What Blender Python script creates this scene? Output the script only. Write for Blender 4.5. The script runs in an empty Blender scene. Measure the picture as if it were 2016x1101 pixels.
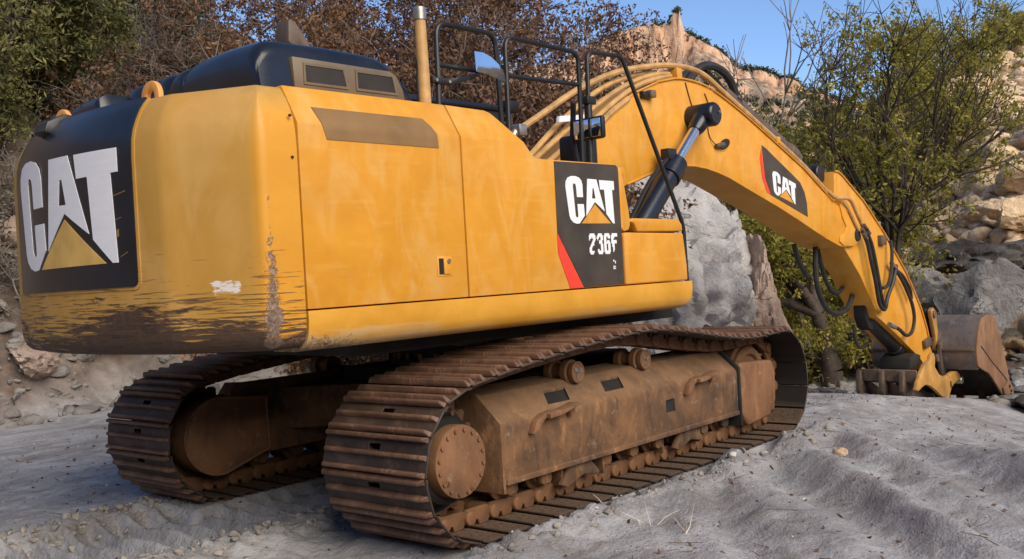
import bpy, bmesh, math, random
import numpy as np
from mathutils import Vector, Matrix, Quaternion
from mathutils.geometry import tessellate_polygon

R = math.radians
scene = bpy.context.scene
COL = scene.collection
rng = np.random.default_rng(11)

# ------------------------------------------------------------------ camera
cam_data = bpy.data.cameras.new("camera")
cam = bpy.data.objects.new("camera", cam_data)
COL.objects.link(cam)
cam_data.sensor_width = 36.0
cam_data.lens = 1951.2 / 2016.0 * 36.0
cam_data.clip_start = 0.05
cam_data.clip_end = 3000.0
CY, CP, CR = 0.7024, -0.0051, -0.0566
_fw = Vector((math.cos(CP) * math.cos(CY), math.cos(CP) * math.sin(CY), math.sin(CP)))
_rt = _fw.cross(Vector((0, 0, 1))).normalized()
_up = _rt.cross(_fw)
_r2 = _rt * math.cos(CR) + _up * math.sin(CR)
_u2 = -_rt * math.sin(CR) + _up * math.cos(CR)
CAMPOS = Vector((-6.2242, -5.5932, 1.6023))
cam.matrix_world = Matrix(((_r2.x, _u2.x, -_fw.x, CAMPOS.x), (_r2.y, _u2.y, -_fw.y, CAMPOS.y),
                           (_r2.z, _u2.z, -_fw.z, CAMPOS.z), (0, 0, 0, 1)))
scene.camera = cam

# ------------------------------------------------------------------ sky, sun, exposure
SUN_AZ, SUN_EL = R(256.0), R(33.0)           # azimuth counter-clockwise from +X
sun_dir = Vector((math.cos(SUN_AZ) * math.cos(SUN_EL), math.sin(SUN_AZ) * math.cos(SUN_EL), math.sin(SUN_EL)))
world = bpy.data.worlds.new("World")
scene.world = world
world.use_nodes = True
wn = world.node_tree
bg = wn.nodes["Background"]
sky = wn.nodes.new("ShaderNodeTexSky")
sky.sky_type = 'NISHITA'
sky.sun_disc = False
sky.sun_elevation = SUN_EL
sky.sun_rotation = R(90.0) - SUN_AZ          # the sky texture measures clockwise from +Y
sky.altitude = 1900.0
sky.air_density = 0.8
sky.dust_density = 0.0
sky.ozone_density = 3.0
wn.links.new(sky.outputs[0], bg.inputs[0])
bg.inputs[1].default_value = 0.10
sun_data = bpy.data.lights.new("sun", 'SUN')
sun_data.energy = 2.35
sun_data.angle = R(50.0)
sun_data.color = (1.0, 0.88, 0.70)
sun = bpy.data.objects.new("sun", sun_data)
COL.objects.link(sun)
sun.rotation_euler = (-sun_dir).to_track_quat('-Z', 'Y').to_euler()
vs = scene.view_settings
vs.view_transform = 'Standard'
vs.look = 'None'
vs.exposure = 1.0
vs.gamma = 1.0
vs.use_curve_mapping = False
scene.cycles.max_bounces = 6
scene.cycles.diffuse_bounces = 4
scene.cycles.transparent_max_bounces = 4

# ------------------------------------------------------------------ node helpers
def new_mat(name):
    m = bpy.data.materials.new(name)
    m.use_nodes = True
    nt = m.node_tree
    b = nt.nodes["Principled BSDF"]
    return m, nt, b

class NT:
    """small wrapper to write node graphs tersely"""
    def __init__(self, nt):
        self.nt = nt
    def n(self, typ, **kw):
        nd = self.nt.nodes.new(typ)
        for k, v in kw.items():
            setattr(nd, k, v)
        return nd
    def link(self, a, b):
        self.nt.links.new(a, b)
    def coord(self, kind='Object', scale=(1, 1, 1), rot=(0, 0, 0), loc=(0, 0, 0)):
        tc = self.n("ShaderNodeTexCoord")
        mp = self.n("ShaderNodeMapping")
        mp.inputs['Scale'].default_value = scale
        mp.inputs['Rotation'].default_value = rot
        mp.inputs['Location'].default_value = loc
        self.link(tc.outputs[kind], mp.inputs[0])
        return mp.outputs[0]
    def noise(self, vec, scale=5, detail=4, rough=0.55, dist=0.0):
        nd = self.n("ShaderNodeTexNoise")
        nd.inputs['Scale'].default_value = scale
        nd.inputs['Detail'].default_value = detail
        nd.inputs['Roughness'].default_value = rough
        nd.inputs['Distortion'].default_value = dist
        if vec is not None:
            self.link(vec, nd.inputs['Vector'])
        return nd.outputs[0]
    def vor(self, vec, scale=5, feature='F1', rnd=1.0):
        nd = self.n("ShaderNodeTexVoronoi", feature=feature)
        nd.inputs['Scale'].default_value = scale
        nd.inputs['Randomness'].default_value = rnd
        if vec is not None:
            self.link(vec, nd.inputs['Vector'])
        return nd.outputs[0]
    def ramp(self, fac, *stops):
        nd = self.n("ShaderNodeValToRGB")
        els = nd.color_ramp.elements
        while len(els) < len(stops):
            els.new(0.5)
        for e, (p, c) in zip(els, stops):
            e.position = p
            e.color = (*c, 1) if hasattr(c, '__len__') else (c, c, c, 1)
        self.link(fac, nd.inputs[0])
        return nd.outputs[0]
    def mix(self, fac, a, b, mode='MIX'):
        nd = self.n("ShaderNodeMix", data_type='RGBA', blend_type=mode)
        for s, v in ((nd.inputs[0], fac), (nd.inputs[6], a), (nd.inputs[7], b)):
            if isinstance(v, bpy.types.NodeSocket):
                self.link(v, s)
            elif hasattr(v, '__len__'):
                s.default_value = (*v, 1)
            else:
                s.default_value = v
        return nd.outputs[2]
    def math(self, op, a, b=0.0, clamp=False):
        nd = self.n("ShaderNodeMath", operation=op, use_clamp=clamp)
        for s, v in ((nd.inputs[0], a), (nd.inputs[1], b)):
            if isinstance(v, bpy.types.NodeSocket):
                self.link(v, s)
            else:
                s.default_value = v
        return nd.outputs[0]
    def rng(self, v, a, b, c=0.0, d=1.0):
        nd = self.n("ShaderNodeMapRange")
        self.link(v, nd.inputs[0])
        for i, x in enumerate((a, b, c, d)):
            nd.inputs[1 + i].default_value = x
        return nd.outputs[0]
    def xyz(self, vec):
        nd = self.n("ShaderNodeSeparateXYZ")
        self.link(vec, nd.inputs[0])
        return nd.outputs
    def bump(self, h, strength=0.3, dist=0.02, normal=None):
        nd = self.n("ShaderNodeBump")
        nd.inputs['Strength'].default_value = strength
        nd.inputs['Distance'].default_value = dist
        self.link(h, nd.inputs['Height'])
        if normal is not None:
            self.link(normal, nd.inputs['Normal'])
        return nd.outputs[0]

def simple(name, col, rough=0.5, metal=0.0, var=0.15, scale=8.0, bump=0.0, bscale=40.0, bdist=0.01, spec=None):
    m, nt, b = new_mat(name)
    t = NT(nt)
    v = t.coord()
    n1 = t.noise(v, scale, 5, 0.6)
    dark = tuple(c * (1 - var * 1.6) for c in col)
    light = tuple(min(1, c * (1 + var * 1.4)) for c in col)
    c = t.ramp(n1, (0.3, dark), (0.7, light))
    t.link(c, b.inputs['Base Color'])
    b.inputs['Roughness'].default_value = rough
    b.inputs['Metallic'].default_value = metal
    if spec is not None:
        b.inputs['Specular IOR Level'].default_value = spec
    if bump:
        t.link(t.bump(t.noise(v, bscale, 6, 0.65), bump, bdist), b.inputs['Normal'])
    return m

M = {}
# --- yellow paint, dusty and smeared
def paint_yellow(name, dust=0.5, seed=0.0, smear=1.0):
    m, nt, b = new_mat(name)
    t = NT(nt)
    v = t.coord(loc=(seed, seed * 1.7, seed * 0.3))
    n1 = t.noise(v, 2.2, 6, 0.62, 0.6)
    vs_ = t.coord(scale=(1.0, 1.0, 0.33), rot=(0, R(28), 0), loc=(seed + 3, 1, 2))
    n2 = t.noise(vs_, 4.0, 5, 0.6, 1.6)
    vh = t.coord(scale=(1.3, 1.3, 9.0), rot=(0, R(6), 0), loc=(seed, 4, 2))
    n3 = t.noise(vh, 2.0, 4, 0.55, 0.3)
    fine = t.noise(v, 60, 3, 0.6)
    base = t.ramp(n1, (0.30, (0.60, 0.255, 0.020)), (0.70, (0.74, 0.330, 0.030)))
    f = t.math('MULTIPLY', t.rng(n2, 0.46, 0.70), dust * smear)
    c = t.mix(f, base, (0.70, 0.40, 0.115))
    f2 = t.math('MULTIPLY', t.rng(n3, 0.55, 0.75), dust * 0.45)
    c = t.mix(f2, c, (0.80, 0.44, 0.10))
    f3 = t.math('MULTIPLY', t.rng(n1, 0.60, 0.80), dust * 0.55)
    c = t.mix(f3, c, (0.50, 0.33, 0.15))
    t.link(c, b.inputs['Base Color'])
    r = t.rng(n2, 0.3, 0.75, 0.38, 0.62)
    t.link(r, b.inputs['Roughness'])
    b.inputs['Specular IOR Level'].default_value = 0.35
    dent = t.noise(t.coord(loc=(seed, 2, 7)), 1.7, 3, 0.5, 0.4)
    nb = t.bump(dent, 0.16, 0.09)
    t.link(t.bump(fine, 0.05, 0.004, nb), b.inputs['Normal'])
    return m
M['yellow'] = paint_yellow('yellow_paint', 0.62)
M['yellow_boom'] = paint_yellow('yellow_boom_paint', 0.55, 5.0)
M['yellow_dusty'] = paint_yellow('dusty_yellow_paint', 1.0, 9.0)
M['tube'] = simple('dusty_tan_tube', (0.52, 0.30, 0.105), 0.5, 0, 0.2, 7)
M['black'] = simple('black_paint', (0.010, 0.013, 0.022), 0.27, 0, 0.3, 3.0)
M['black_satin'] = simple('black_satin', (0.012, 0.012, 0.013), 0.42, 0, 0.3, 6.0)
M['rubber'] = simple('hose_rubber', (0.022, 0.020, 0.019), 0.55, 0, 0.3, 9.0)
M['dark'] = simple('grimy_steel_and_shade', (0.016, 0.013, 0.011), 0.8, 0, 0.4, 5.0)  # also fills the frame openings, where it stands for their shade
M['mesh'] = simple('vent_mesh', (0.022, 0.019, 0.017), 0.75, 0, 0.4, 3.0, 0.5, 220, 0.004)
M['taupe'] = simple('taupe_vent_paint', (0.155, 0.115, 0.070), 0.5, 0, 0.12, 4.0)
M['decal'] = simple('worn_black_decal', (0.058, 0.046, 0.036), 0.45, 0, 0.22, 3.5)
M['decal_brown'] = simple('faded_brown_decal', (0.235, 0.132, 0.047), 0.5, 0, 0.14, 3.5)
M['red'] = simple('red_decal', (0.80, 0.055, 0.030), 0.45, 0, 0.10, 6.0)
M['chrome'] = simple('cylinder_rod_chrome', (0.75, 0.73, 0.70), 0.16, 1.0, 0.05, 4.0)
M['steel'] = simple('bare_steel', (0.42, 0.38, 0.33), 0.38, 0.8, 0.2, 12.0)
M['mirror'] = simple('mirror_glass', (0.93, 0.94, 0.95), 0.02, 1.0, 0.0)
M['glass'] = simple('cab_glass', (0.02, 0.025, 0.03), 0.05, 0.0, 0.1, 2.0)
M['eye'] = simple('orange_lifting_eye_paint', (0.80, 0.37, 0.085), 0.5, 0, 0.10, 5.0)

def white_paint():
    m, nt, b = new_mat('white_letter_vinyl')
    t = NT(nt)
    v = t.coord(scale=(1, 1, 5))
    n = t.noise(v, 6, 6, 0.7, 0.4)
    c = t.ramp(n, (0.20, (0.32, 0.30, 0.29)), (0.30, (0.80, 0.80, 0.83)), (0.7, (0.88, 0.88, 0.91)))
    t.link(c, b.inputs['Base Color'])
    b.inputs['Roughness'].default_value = 0.42
    return m
M['white'] = white_paint()

def cw_paint():
    """counterweight paint: yellow above, scraped to dark metal low down and along the right rear corner"""
    m, nt, b = new_mat('scraped_yellow_paint')
    t = NT(nt)
    v = t.coord()
    x, y, z = t.xyz(v)
    n0 = t.noise(v, 2.0, 5, 0.6, 0.5)
    base = t.ramp(n0, (0.3, (0.46, 0.238, 0.040)), (0.7, (0.55, 0.305, 0.070)))
    dustn = t.noise(t.coord(scale=(1, 1, 0.5), loc=(2, 2, 0)), 2.4, 5, 0.6, 1.0)
    base = t.mix(t.rng(dustn, 0.5, 0.75, 0, 0.5), base, (0.66, 0.42, 0.17))
    flank_col = t.ramp(n0, (0.3, (0.60, 0.262, 0.022)), (0.7, (0.72, 0.335, 0.036)))
    base = t.mix(t.rng(y, -1.40, -1.465), base, flank_col)      # rear base holds a dust film and the rear's shade; flank stays brighter
    # horizontal scrapes
    vh = t.coord(scale=(1.0, 1.0, 9.0))
    s1 = t.noise(vh, 3.4, 10, 0.74, 0.6)
    vf = t.coord(scale=(1.4, 1.4, 40.0), loc=(3, 1, 5))
    s2 = t.noise(vf, 2.2, 5, 0.6, 0.2)
    low = t.rng(z, 1.27, 1.74, 1.0, 0.0)
    blot = t.noise(t.coord(loc=(0.4, 0.0, 0)), 2.3, 3, 0.5)
    # the middle of the right half is scraped highest
    mid = t.math('SUBTRACT', 1.0, t.math('MULTIPLY', t.math('ABSOLUTE', t.math('ADD', y, 0.82)), 1.25), True)
    th = t.math('ADD', t.math('MULTIPLY', low, 0.60), t.math('MULTIPLY', mid, 0.20))
    th = t.math('ADD', th, t.math('MULTIPLY', t.math('SUBTRACT', blot, 0.5), 0.5))
    val = t.math('SUBTRACT', t.math('ADD', th, t.math('MULTIPLY', s1, 1.05)), 0.96)
    mask = t.rng(val, -0.01, 0.06)
    # thin long scratches, reaching higher
    low2 = t.rng(z, 1.35, 2.0, 1.0, 0.0)
    val2 = t.math('SUBTRACT', t.math('ADD', t.math('MULTIPLY', low2, 0.30), s2), 0.76)
    mask2 = t.math('MULTIPLY', t.rng(val2, 0.0, 0.02), t.rng(z, 1.3, 2.1, 1.0, 0.3))
    sc_n = t.noise(t.coord(scale=(0.8, 0.8, 26.0), loc=(7, 3, 1)), 1.7, 8, 0.72, 0.8)
    sc_b = t.math('MULTIPLY', t.rng(y, -0.72, -1.40, 0.0, 1.0), t.rng(z, 1.35, 2.0, 1.0, 0.0))
    mask5 = t.rng(t.math('SUBTRACT', t.math('ADD', t.math('MULTIPLY', sc_b, 0.17), sc_n), 0.715), 0.0, 0.02)
    # corner wear (upright band at the right rear corner)
    cx = t.math('ABSOLUTE', t.math('ADD', x, 3.065))
    cy = t.rng(y, -1.37, -1.43, 0.0, 1.0)
    wid = t.rng(z, 1.25, 2.05, 0.15, 0.045)
    cw = t.math('MULTIPLY', t.math('SUBTRACT', 1.0, t.math('DIVIDE', cx, wid), True), cy)
    cn = t.noise(v, 34, 9, 0.76, 1.4)
    cn2 = t.noise(t.coord(scale=(1.0, 1.0, 1.8)), 7, 4, 0.6, 0.6)
    czf = t.rng(z, 1.25, 2.30, 0.46, 0.20)
    val3 = t.math('ADD', t.math('MULTIPLY', cw, czf), t.math('MULTIPLY', cn, 0.62))
    val3 = t.math('ADD', val3, t.math('MULTIPLY', t.math('SUBTRACT', cn2, 0.5), 0.45))
    val3 = t.math('SUBTRACT', val3, 0.60)
    mask3 = t.math('MULTIPLY', t.rng(val3, 0.0, 0.03), t.rng(cw, 0.0, 0.05))
    side_low = t.math('MULTIPLY', t.rng(z, 1.25, 1.42, 1.0, 0.0), t.rng(y, -1.40, -1.46, 0.0, 1.0))
    val4 = t.math('SUBTRACT', t.math('ADD', t.math('MULTIPLY', side_low, 0.42), t.math('MULTIPLY', cn, 0.8)), 0.62)
    mask4 = t.rng(val4, 0.0, 0.04)
    metal = t.ramp(t.noise(v, 9, 6, 0.7), (0.30, (0.035, 0.021, 0.016)), (0.55, (0.072, 0.042, 0.030)), (0.78, (0.16, 0.09, 0.055)))
    cmetal = t.ramp(t.noise(v, 30, 6, 0.75, 0.8), (0.35, (0.085, 0.05, 0.036)), (0.55, (0.22, 0.15, 0.11)), (0.72, (0.55, 0.40, 0.30)))
    c = t.mix(mask, base, metal)
    c = t.mix(mask2, c, (0.09, 0.052, 0.03))
    c = t.mix(t.math('MULTIPLY', mask5, 0.85), c, (0.105, 0.058, 0.034))
    c = t.mix(mask4, c, cmetal)
    c = t.mix(mask3, c, cmetal)
    # one pale scraped patch
    px = t.math('ABSOLUTE', t.math('ADD', y, 1.27))
    pz = t.math('ABSOLUTE', t.math('SUBTRACT', z, 1.62))
    pp = t.math('MULTIPLY', t.rng(px, 0.06, 0.10, 1.0, 0.0), t.rng(pz, 0.03, 0.06, 1.0, 0.0))
    pm = t.rng(t.math('ADD', t.math('MULTIPLY', pp, 0.36), t.noise(t.coord(scale=(1.5, 1.5, 7)), 7, 6, 0.7, 0.5)), 0.80, 0.86)
    c = t.mix(pm, c, (0.72, 0.66, 0.62))
    t.link(c, b.inputs['Base Color'])
    allm = t.math('MAXIMUM', mask, t.math('MAXIMUM', mask3, mask4))
    t.link(t.rng(allm, 0.0, 1.0, 0.42, 0.6), b.inputs['Roughness'])
    b.inputs['Specular IOR Level'].default_value = 0.35
    h = t.math('SUBTRACT', 1.0, t.math('MULTIPLY', allm, t.noise(v, 40, 4, 0.7)))
    t.link(t.bump(h, 0.45, 0.012), b.inputs['Normal'])
    return m
M['cw'] = cw_paint()

def sill_paint():
    m, nt, b = new_mat('sill_yellow_paint')
    t = NT(nt)
    v = t.coord()
    x, y, z = t.xyz(v)
    n1 = t.noise(v, 2.4, 6, 0.62, 0.6)
    base = t.ramp(n1, (0.30, (0.60, 0.275, 0.024)), (0.70, (0.74, 0.37, 0.05)))
    dn = t.noise(t.coord(scale=(0.6, 1, 3)), 3.0, 6, 0.65, 0.8)
    lowz = t.rng(z, 1.25, 1.42, 1.0, 0.0)
    leftx = t.rng(x, -2.87, -1.9, 1.0, 0.0)
    w = t.math('ADD', t.math('MULTIPLY', lowz, 0.35), t.math('MULTIPLY', t.math('MULTIPLY', lowz, leftx), 0.45))
    dust = t.rng(t.math('ADD', w, dn), 0.70, 0.95)
    c = t.mix(t.math('MULTIPLY', dust, 0.85), base, (0.62, 0.42, 0.22))
    cn = t.noise(v, 14, 8, 0.72, 1.5)
    scr = t.rng(t.math('ADD', t.math('MULTIPLY', t.math('MULTIPLY', lowz, leftx), 0.36), t.math('MULTIPLY', cn, 0.8)), 0.60, 0.66)
    metal = t.ramp(t.noise(v, 26, 6, 0.7), (0.35, (0.10, 0.06, 0.035)), (0.65, (0.50, 0.34, 0.20)))
    c = t.mix(scr, c, metal)
    t.link(c, b.inputs['Base Color'])
    b.inputs['Roughness'].default_value = 0.5
    b.inputs['Specular IOR Level'].default_value = 0.35
    t.link(t.bump(cn, 0.12, 0.01), b.inputs['Normal'])
    return m
M['sill'] = sill_paint()

def rust_steel(name, dark, mid, light, seed=0.0, dirt=0.5, metal=0.0, topdust=True, rough=0.75, bs=0.35, grime=0.0):
    m, nt, b = new_mat(name)
    t = NT(nt)
    v = t.coord(loc=(seed, seed * 2, 0))
    vg = t.coord('Generated')
    n1 = t.noise(v, 3.0, 7, 0.65, 0.6)
    n2 = t.noise(t.coord(scale=(1, 1, 0.35), loc=(seed, 1, 0)), 7.0, 7, 0.7, 0.4)
    c = t.ramp(n1, (0.30, dark), (0.52, mid), (0.74, light))
    c = t.mix(t.rng(n2, 0.55, 0.72, 0, 0.7), c, tuple(a * 1.6 for a in light))
    c = t.mix(t.rng(n2, 0.44, 0.30, 0, 0.7), c, tuple(a * 0.55 for a in dark))
    if grime:
        gn = t.noise(t.coord(scale=(1.0, 1.0, 0.55), loc=(seed + 5, 2, 3)), 2.6, 8, 0.72, 0.8)
        c = t.mix(t.rng(gn, 0.50, 0.66, 0.0, grime), c, (0.034, 0.029, 0.027))
        gl = t.noise(t.coord(loc=(seed + 9, 1, 1)), 11, 6, 0.7)
        c = t.mix(t.rng(gl, 0.60, 0.70, 0.0, 0.6), c, (0.34, 0.27, 0.20))
    if topdust:
        g = t.n("ShaderNodeNewGeometry")
        nz = t.xyz(g.outputs['Normal'])[2]
        d = t.math('MULTIPLY', t.rng(nz, 0.35, 0.9), t.rng(t.noise(v, 5, 6, 0.6), 0.35, 0.6, 0.4, 1.0))
        c = t.mix(t.math('MULTIPLY', d, dirt), c, (0.25, 0.145, 0.072))
    t.link(c, b.inputs['Base Color'])
    b.inputs['Roughness'].default_value = rough
    b.inputs['Metallic'].default_value = metal
    t.link(t.bump(t.noise(v, 30, 8, 0.7), bs, 0.012), b.inputs['Normal'])
    return m
M['shoe'] = rust_steel('rusty_track_shoe', (0.018, 0.014, 0.013), (0.044, 0.029, 0.023), (0.105, 0.066, 0.048), 0.0, 0.22, 0.0, True, 0.55)
M['link'] = rust_steel('rusty_link', (0.060, 0.028, 0.014), (0.135, 0.062, 0.027), (0.235, 0.108, 0.045), 3.0, 0.35, 0.0, True, 0.7)
M['frame'] = rust_steel('muddy_track_frame', (0.060, 0.034, 0.021), (0.165, 0.083, 0.038), (0.285, 0.138, 0.056), 6.0, 0.8, 0.0, True, 0.85, 0.5, 0.75)
M['cover'] = rust_steel('rusty_drive_cover', (0.150, 0.068, 0.030), (0.215, 0.100, 0.044), (0.27, 0.135, 0.062), 2.0, 0.5, 0.0, True, 0.75, 0.2, 0.35)
M['bucket'] = rust_steel('worn_bucket_steel', (0.085, 0.082, 0.092), (0.170, 0.152, 0.148), (0.27, 0.215, 0.17), 4.0, 0.25, 0.3, True, 0.5, 0.2)
M['bucket_side'] = rust_steel('rusty_bucket_side', (0.165, 0.082, 0.040), (0.235, 0.122, 0.062), (0.29, 0.165, 0.09), 8.0, 0.3, 0.0, True, 0.65, 0.2)
M['thumb'] = rust_steel('worn_thumb_paint', (0.30, 0.155, 0.045), (0.48, 0.25, 0.060), (0.58, 0.31, 0.085), 1.0, 0.25, 0.0, True, 0.55, 0.2)
M['tine'] = rust_steel('worn_tine_steel', (0.075, 0.060, 0.052), (0.13, 0.092, 0.066), (0.22, 0.15, 0.10), 2.5, 0.3, 0.2, True, 0.55, 0.2)
def shoe_inner():
    m, nt, b = new_mat('dark_shoe_inner_face')
    t = NT(nt)
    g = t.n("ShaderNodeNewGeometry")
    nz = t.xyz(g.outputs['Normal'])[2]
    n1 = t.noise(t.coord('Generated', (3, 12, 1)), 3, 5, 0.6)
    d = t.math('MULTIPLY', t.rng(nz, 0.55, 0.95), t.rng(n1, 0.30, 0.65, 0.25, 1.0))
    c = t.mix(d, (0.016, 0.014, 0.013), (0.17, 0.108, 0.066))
    t.link(c, b.inputs['Base Color'])
    b.inputs['Roughness'].default_value = 0.6
    return m
M['shoe_inner'] = shoe_inner()
M['grouser'] = rust_steel('worn_grouser_bar', (0.050, 0.029, 0.020), (0.125, 0.062, 0.037), (0.25, 0.145, 0.092), 0.0, 0.15, 0.0, True, 0.5)
M['pale_yellow'] = simple('faded_yellow_decal', (0.70, 0.43, 0.115), 0.5, 0, 0.15, 4.0)
# ------------------------------------------------------------------ mesh helpers
class G:
    """collects geometry for ONE mesh"""
    def __init__(self):
        self.v = []
        self.f = []
    def add(self, vs, fs):
        o = len(self.v)
        self.v.extend([tuple(p) for p in vs])
        self.f.extend([tuple(i + o for i in f) for f in fs])
        return self
    def box(self, x0, x1, y0, y1, z0, z1):
        vs = [(x, y, z) for x in (x0, x1) for y in (y0, y1) for z in (z0, z1)]
        return self.add(vs, [(0, 1, 3, 2), (4, 6, 7, 5), (0, 4, 5, 1), (2, 3, 7, 6), (0, 2, 6, 4), (1, 5, 7, 3)])
    def prism(self, poly, lo, hi, axis='y'):
        """poly: 2-D outline. axis y -> (x,z) extruded in y; axis x -> (y,z) in x; axis z -> (x,y) in z"""
        def P(a, b, t):
            return {'y': (a, t, b), 'x': (t, a, b), 'z': (a, b, t)}[axis]
        n = len(poly)
        vs = [P(a, b, lo) for a, b in poly] + [P(a, b, hi) for a, b in poly]
        fs = [tuple(range(n)), tuple(range(2 * n - 1, n - 1, -1))]
        fs += [(i, (i + 1) % n, n + (i + 1) % n, n + i) for i in range(n)]
        return self.add(vs, fs)
    def cyl(self, p0, p1, r0, r1=None, n=20, cham=0.0):
        r1 = r0 if r1 is None else r1
        a, b = Vector(p0), Vector(p1)
        d = (b - a)
        L = d.length
        d.normalize()
        prof = [(0, r0), (L, r1)]
        if cham:
            prof = [(0, r0 - cham), (cham, r0), (L - cham, r1), (L, r1 - cham)]
        return self.lathe(a, d, prof, n)
    def lathe(self, origin, axis, prof, n=24, caps=True):
        d = Vector(axis).normalized()
        u = d.orthogonal().normalized()
        w = d.cross(u)
        o = Vector(origin)
        vs, fs = [], []
        for (t, r) in prof:
            for k in range(n):
                a = 2 * math.pi * k / n
                vs.append(o + d * t + (u * math.cos(a) + w * math.sin(a)) * r)
        m = len(prof)
        for i in range(m - 1):
            for k in range(n):
                k2 = (k + 1) % n
                fs.append((i * n + k, i * n + k2, (i + 1) * n + k2, (i + 1) * n + k))
        if caps:
            fs.append(tuple(range(n - 1, -1, -1)))
            fs.append(tuple((m - 1) * n + k for k in range(n)))
        return self.add(vs, fs)
    def tube(self, pts, r, n=10, caps=True):
        pts = [Vector(p) for p in pts]
        m = len(pts)
        rs = r if hasattr(r, '__len__') else [r] * m
        tang = []
        for i in range(m):
            a = pts[max(0, i - 1)]
            b = pts[min(m - 1, i + 1)]
            tang.append((b - a).normalized())
        u = tang[0].orthogonal().normalized()
        vs, fs = [], []
        for i in range(m):
            if i:
                q = tang[i - 1].rotation_difference(tang[i])
                u = (q @ u)
                u = (u - tang[i] * u.dot(tang[i])).normalized()
            w = tang[i].cross(u)
            for k in range(n):
                a = 2 * math.pi * k / n
                vs.append(pts[i] + (u * math.cos(a) + w * math.sin(a)) * rs[i])
        for i in range(m - 1):
            for k in range(n):
                k2 = (k + 1) % n
                fs.append((i * n + k, i * n + k2, (i + 1) * n + k2, (i + 1) * n + k))
        if caps:
            fs.append(tuple(range(n - 1, -1, -1)))
            fs.append(tuple((m - 1) * n + k for k in range(n)))
        return self.add(vs, fs)

def fillet(pts, rad, n=5):
    """round the corners of a polyline"""
    pts = [Vector(p) for p in pts]
    out = [pts[0]]
    for i in range(1, len(pts) - 1):
        a, b, c = pts[i - 1], pts[i], pts[i + 1]
        d1, d2 = (a - b), (c - b)
        t = min(rad, d1.length * 0.48, d2.length * 0.48)
        p, q = b + d1.normalized() * t, b + d2.normalized() * t
        for k in range(n + 1):
            s = k / n
            out.append((1 - s) ** 2 * p + 2 * s * (1 - s) * b + s * s * q)
    out.append(pts[-1])
    return out

def curve(pts, n=8):
    """Catmull-Rom through points"""
    P = [Vector(p) for p in pts]
    P = [P[0] * 2 - P[1]] + P + [P[-1] * 2 - P[-2]]
    out = []
    for i in range(1, len(P) - 2):
        for k in range(n):
            t = k / n
            a, b, c, d = P[i - 1], P[i], P[i + 1], P[i + 2]
            out.append(0.5 * ((2 * b) + (c - a) * t + (2 * a - 5 * b + 4 * c - d) * t * t + (3 * b - a - 3 * c + d) * t ** 3))
    out.append(P[-2])
    return out

def mesh_of(g, name, bevel=0.0, seg=2, smooth=True, angle=35, cuts=(), ang_lim=25):
    me = bpy.data.meshes.new(name)
    me.from_pydata(g.v, [], g.f)
    bm = bmesh.new()
    bm.from_mesh(me)
    bmesh.ops.recalc_face_normals(bm, faces=bm.faces)
    for co, no in cuts:
        geom = bm.verts[:] + bm.edges[:] + bm.faces[:]
        r = bmesh.ops.bisect_plane(bm, geom=geom, plane_co=co, plane_no=no, clear_outer=True, dist=1e-5)
        ed = [e for e in r['geom_cut'] if isinstance(e, bmesh.types.BMEdge)]
        if ed:
            bmesh.ops.holes_fill(bm, edges=ed, sides=0)
        bmesh.ops.recalc_face_normals(bm, faces=bm.faces)
    if bevel:
        es = [e for e in bm.edges if len(e.link_faces) == 2 and e.calc_face_angle(0) > R(ang_lim)]
        bmesh.ops.bevel(bm, geom=es, offset=bevel, segments=seg, affect='EDGES', profile=0.5, clamp_overlap=True)
    bm.to_mesh(me)
    bm.free()
    if smooth:
        me.polygons.foreach_set("use_smooth", [True] * len(me.polygons))
        me.set_sharp_from_angle(angle=R(angle))
    return me

def link(name, me, mat=None, parent=None):
    o = bpy.data.objects.new(name, me)
    COL.objects.link(o)
    if mat is not None and me is not None and not me.materials:
        me.materials.append(mat)
    if parent is not None:
        o.parent = parent
    return o

def part(name, g, mat, parent, bevel=0.0, seg=2, smooth=True, angle=35, cuts=(), rot=None):
    o = link(name, mesh_of(g, name, bevel, seg, smooth, angle, cuts), mat, parent)
    if rot is not None:
        o.rotation_euler = (0, 0, rot)
    return o

def tag(o, label=None, cat=None, group=None, kind=None):
    if label:
        o['label'] = label
    if cat:
        o['category'] = cat
    if group:
        o['group'] = group
    if kind:
        o['kind'] = kind
    return o

def empty(name, loc=(0, 0, 0)):
    o = bpy.data.objects.new(name, None)
    o.empty_display_size = 0.3
    o.location = loc
    COL.objects.link(o)
    return o

def np_mesh(name, verts, faces, mat=None, smooth=False, parent=None):
    """verts (n,3) array, faces (m,k) array -> linked object"""
    me = bpy.data.meshes.new(name)
    verts = np.asarray(verts, np.float32)
    faces = np.asarray(faces, np.int32)
    me.vertices.add(len(verts))
    me.vertices.foreach_set("co", verts.ravel())
    k = faces.shape[1]
    me.loops.add(faces.size)
    me.loops.foreach_set("vertex_index", faces.ravel())
    me.polygons.add(len(faces))
    me.polygons.foreach_set("loop_start", np.arange(0, faces.size, k, dtype=np.int32))
    if smooth:
        me.polygons.foreach_set("use_smooth", np.ones(len(faces), bool))
    me.update(calc_edges=True)
    return link(name, me, mat, parent)

# ------------------------------------------------------------------ the excavator
excavator = empty('excavator', (0, 0, 0))
tag(excavator, 'large yellow crawler excavator with muddy rusty tracks and scraped counterweight', 'excavator')
PSI = -0.0396                                    # the upper works are slewed a little against the tracks
def up(name, g, mat, bevel=0.0, parent=None, **kw):
    """a part of the upper works; a sub-part inherits the slew from its part"""
    if parent is None:
        return part(name, g, mat, excavator, bevel, rot=PSI, **kw)
    return part(name, g, mat, parent, bevel, **kw)

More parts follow.
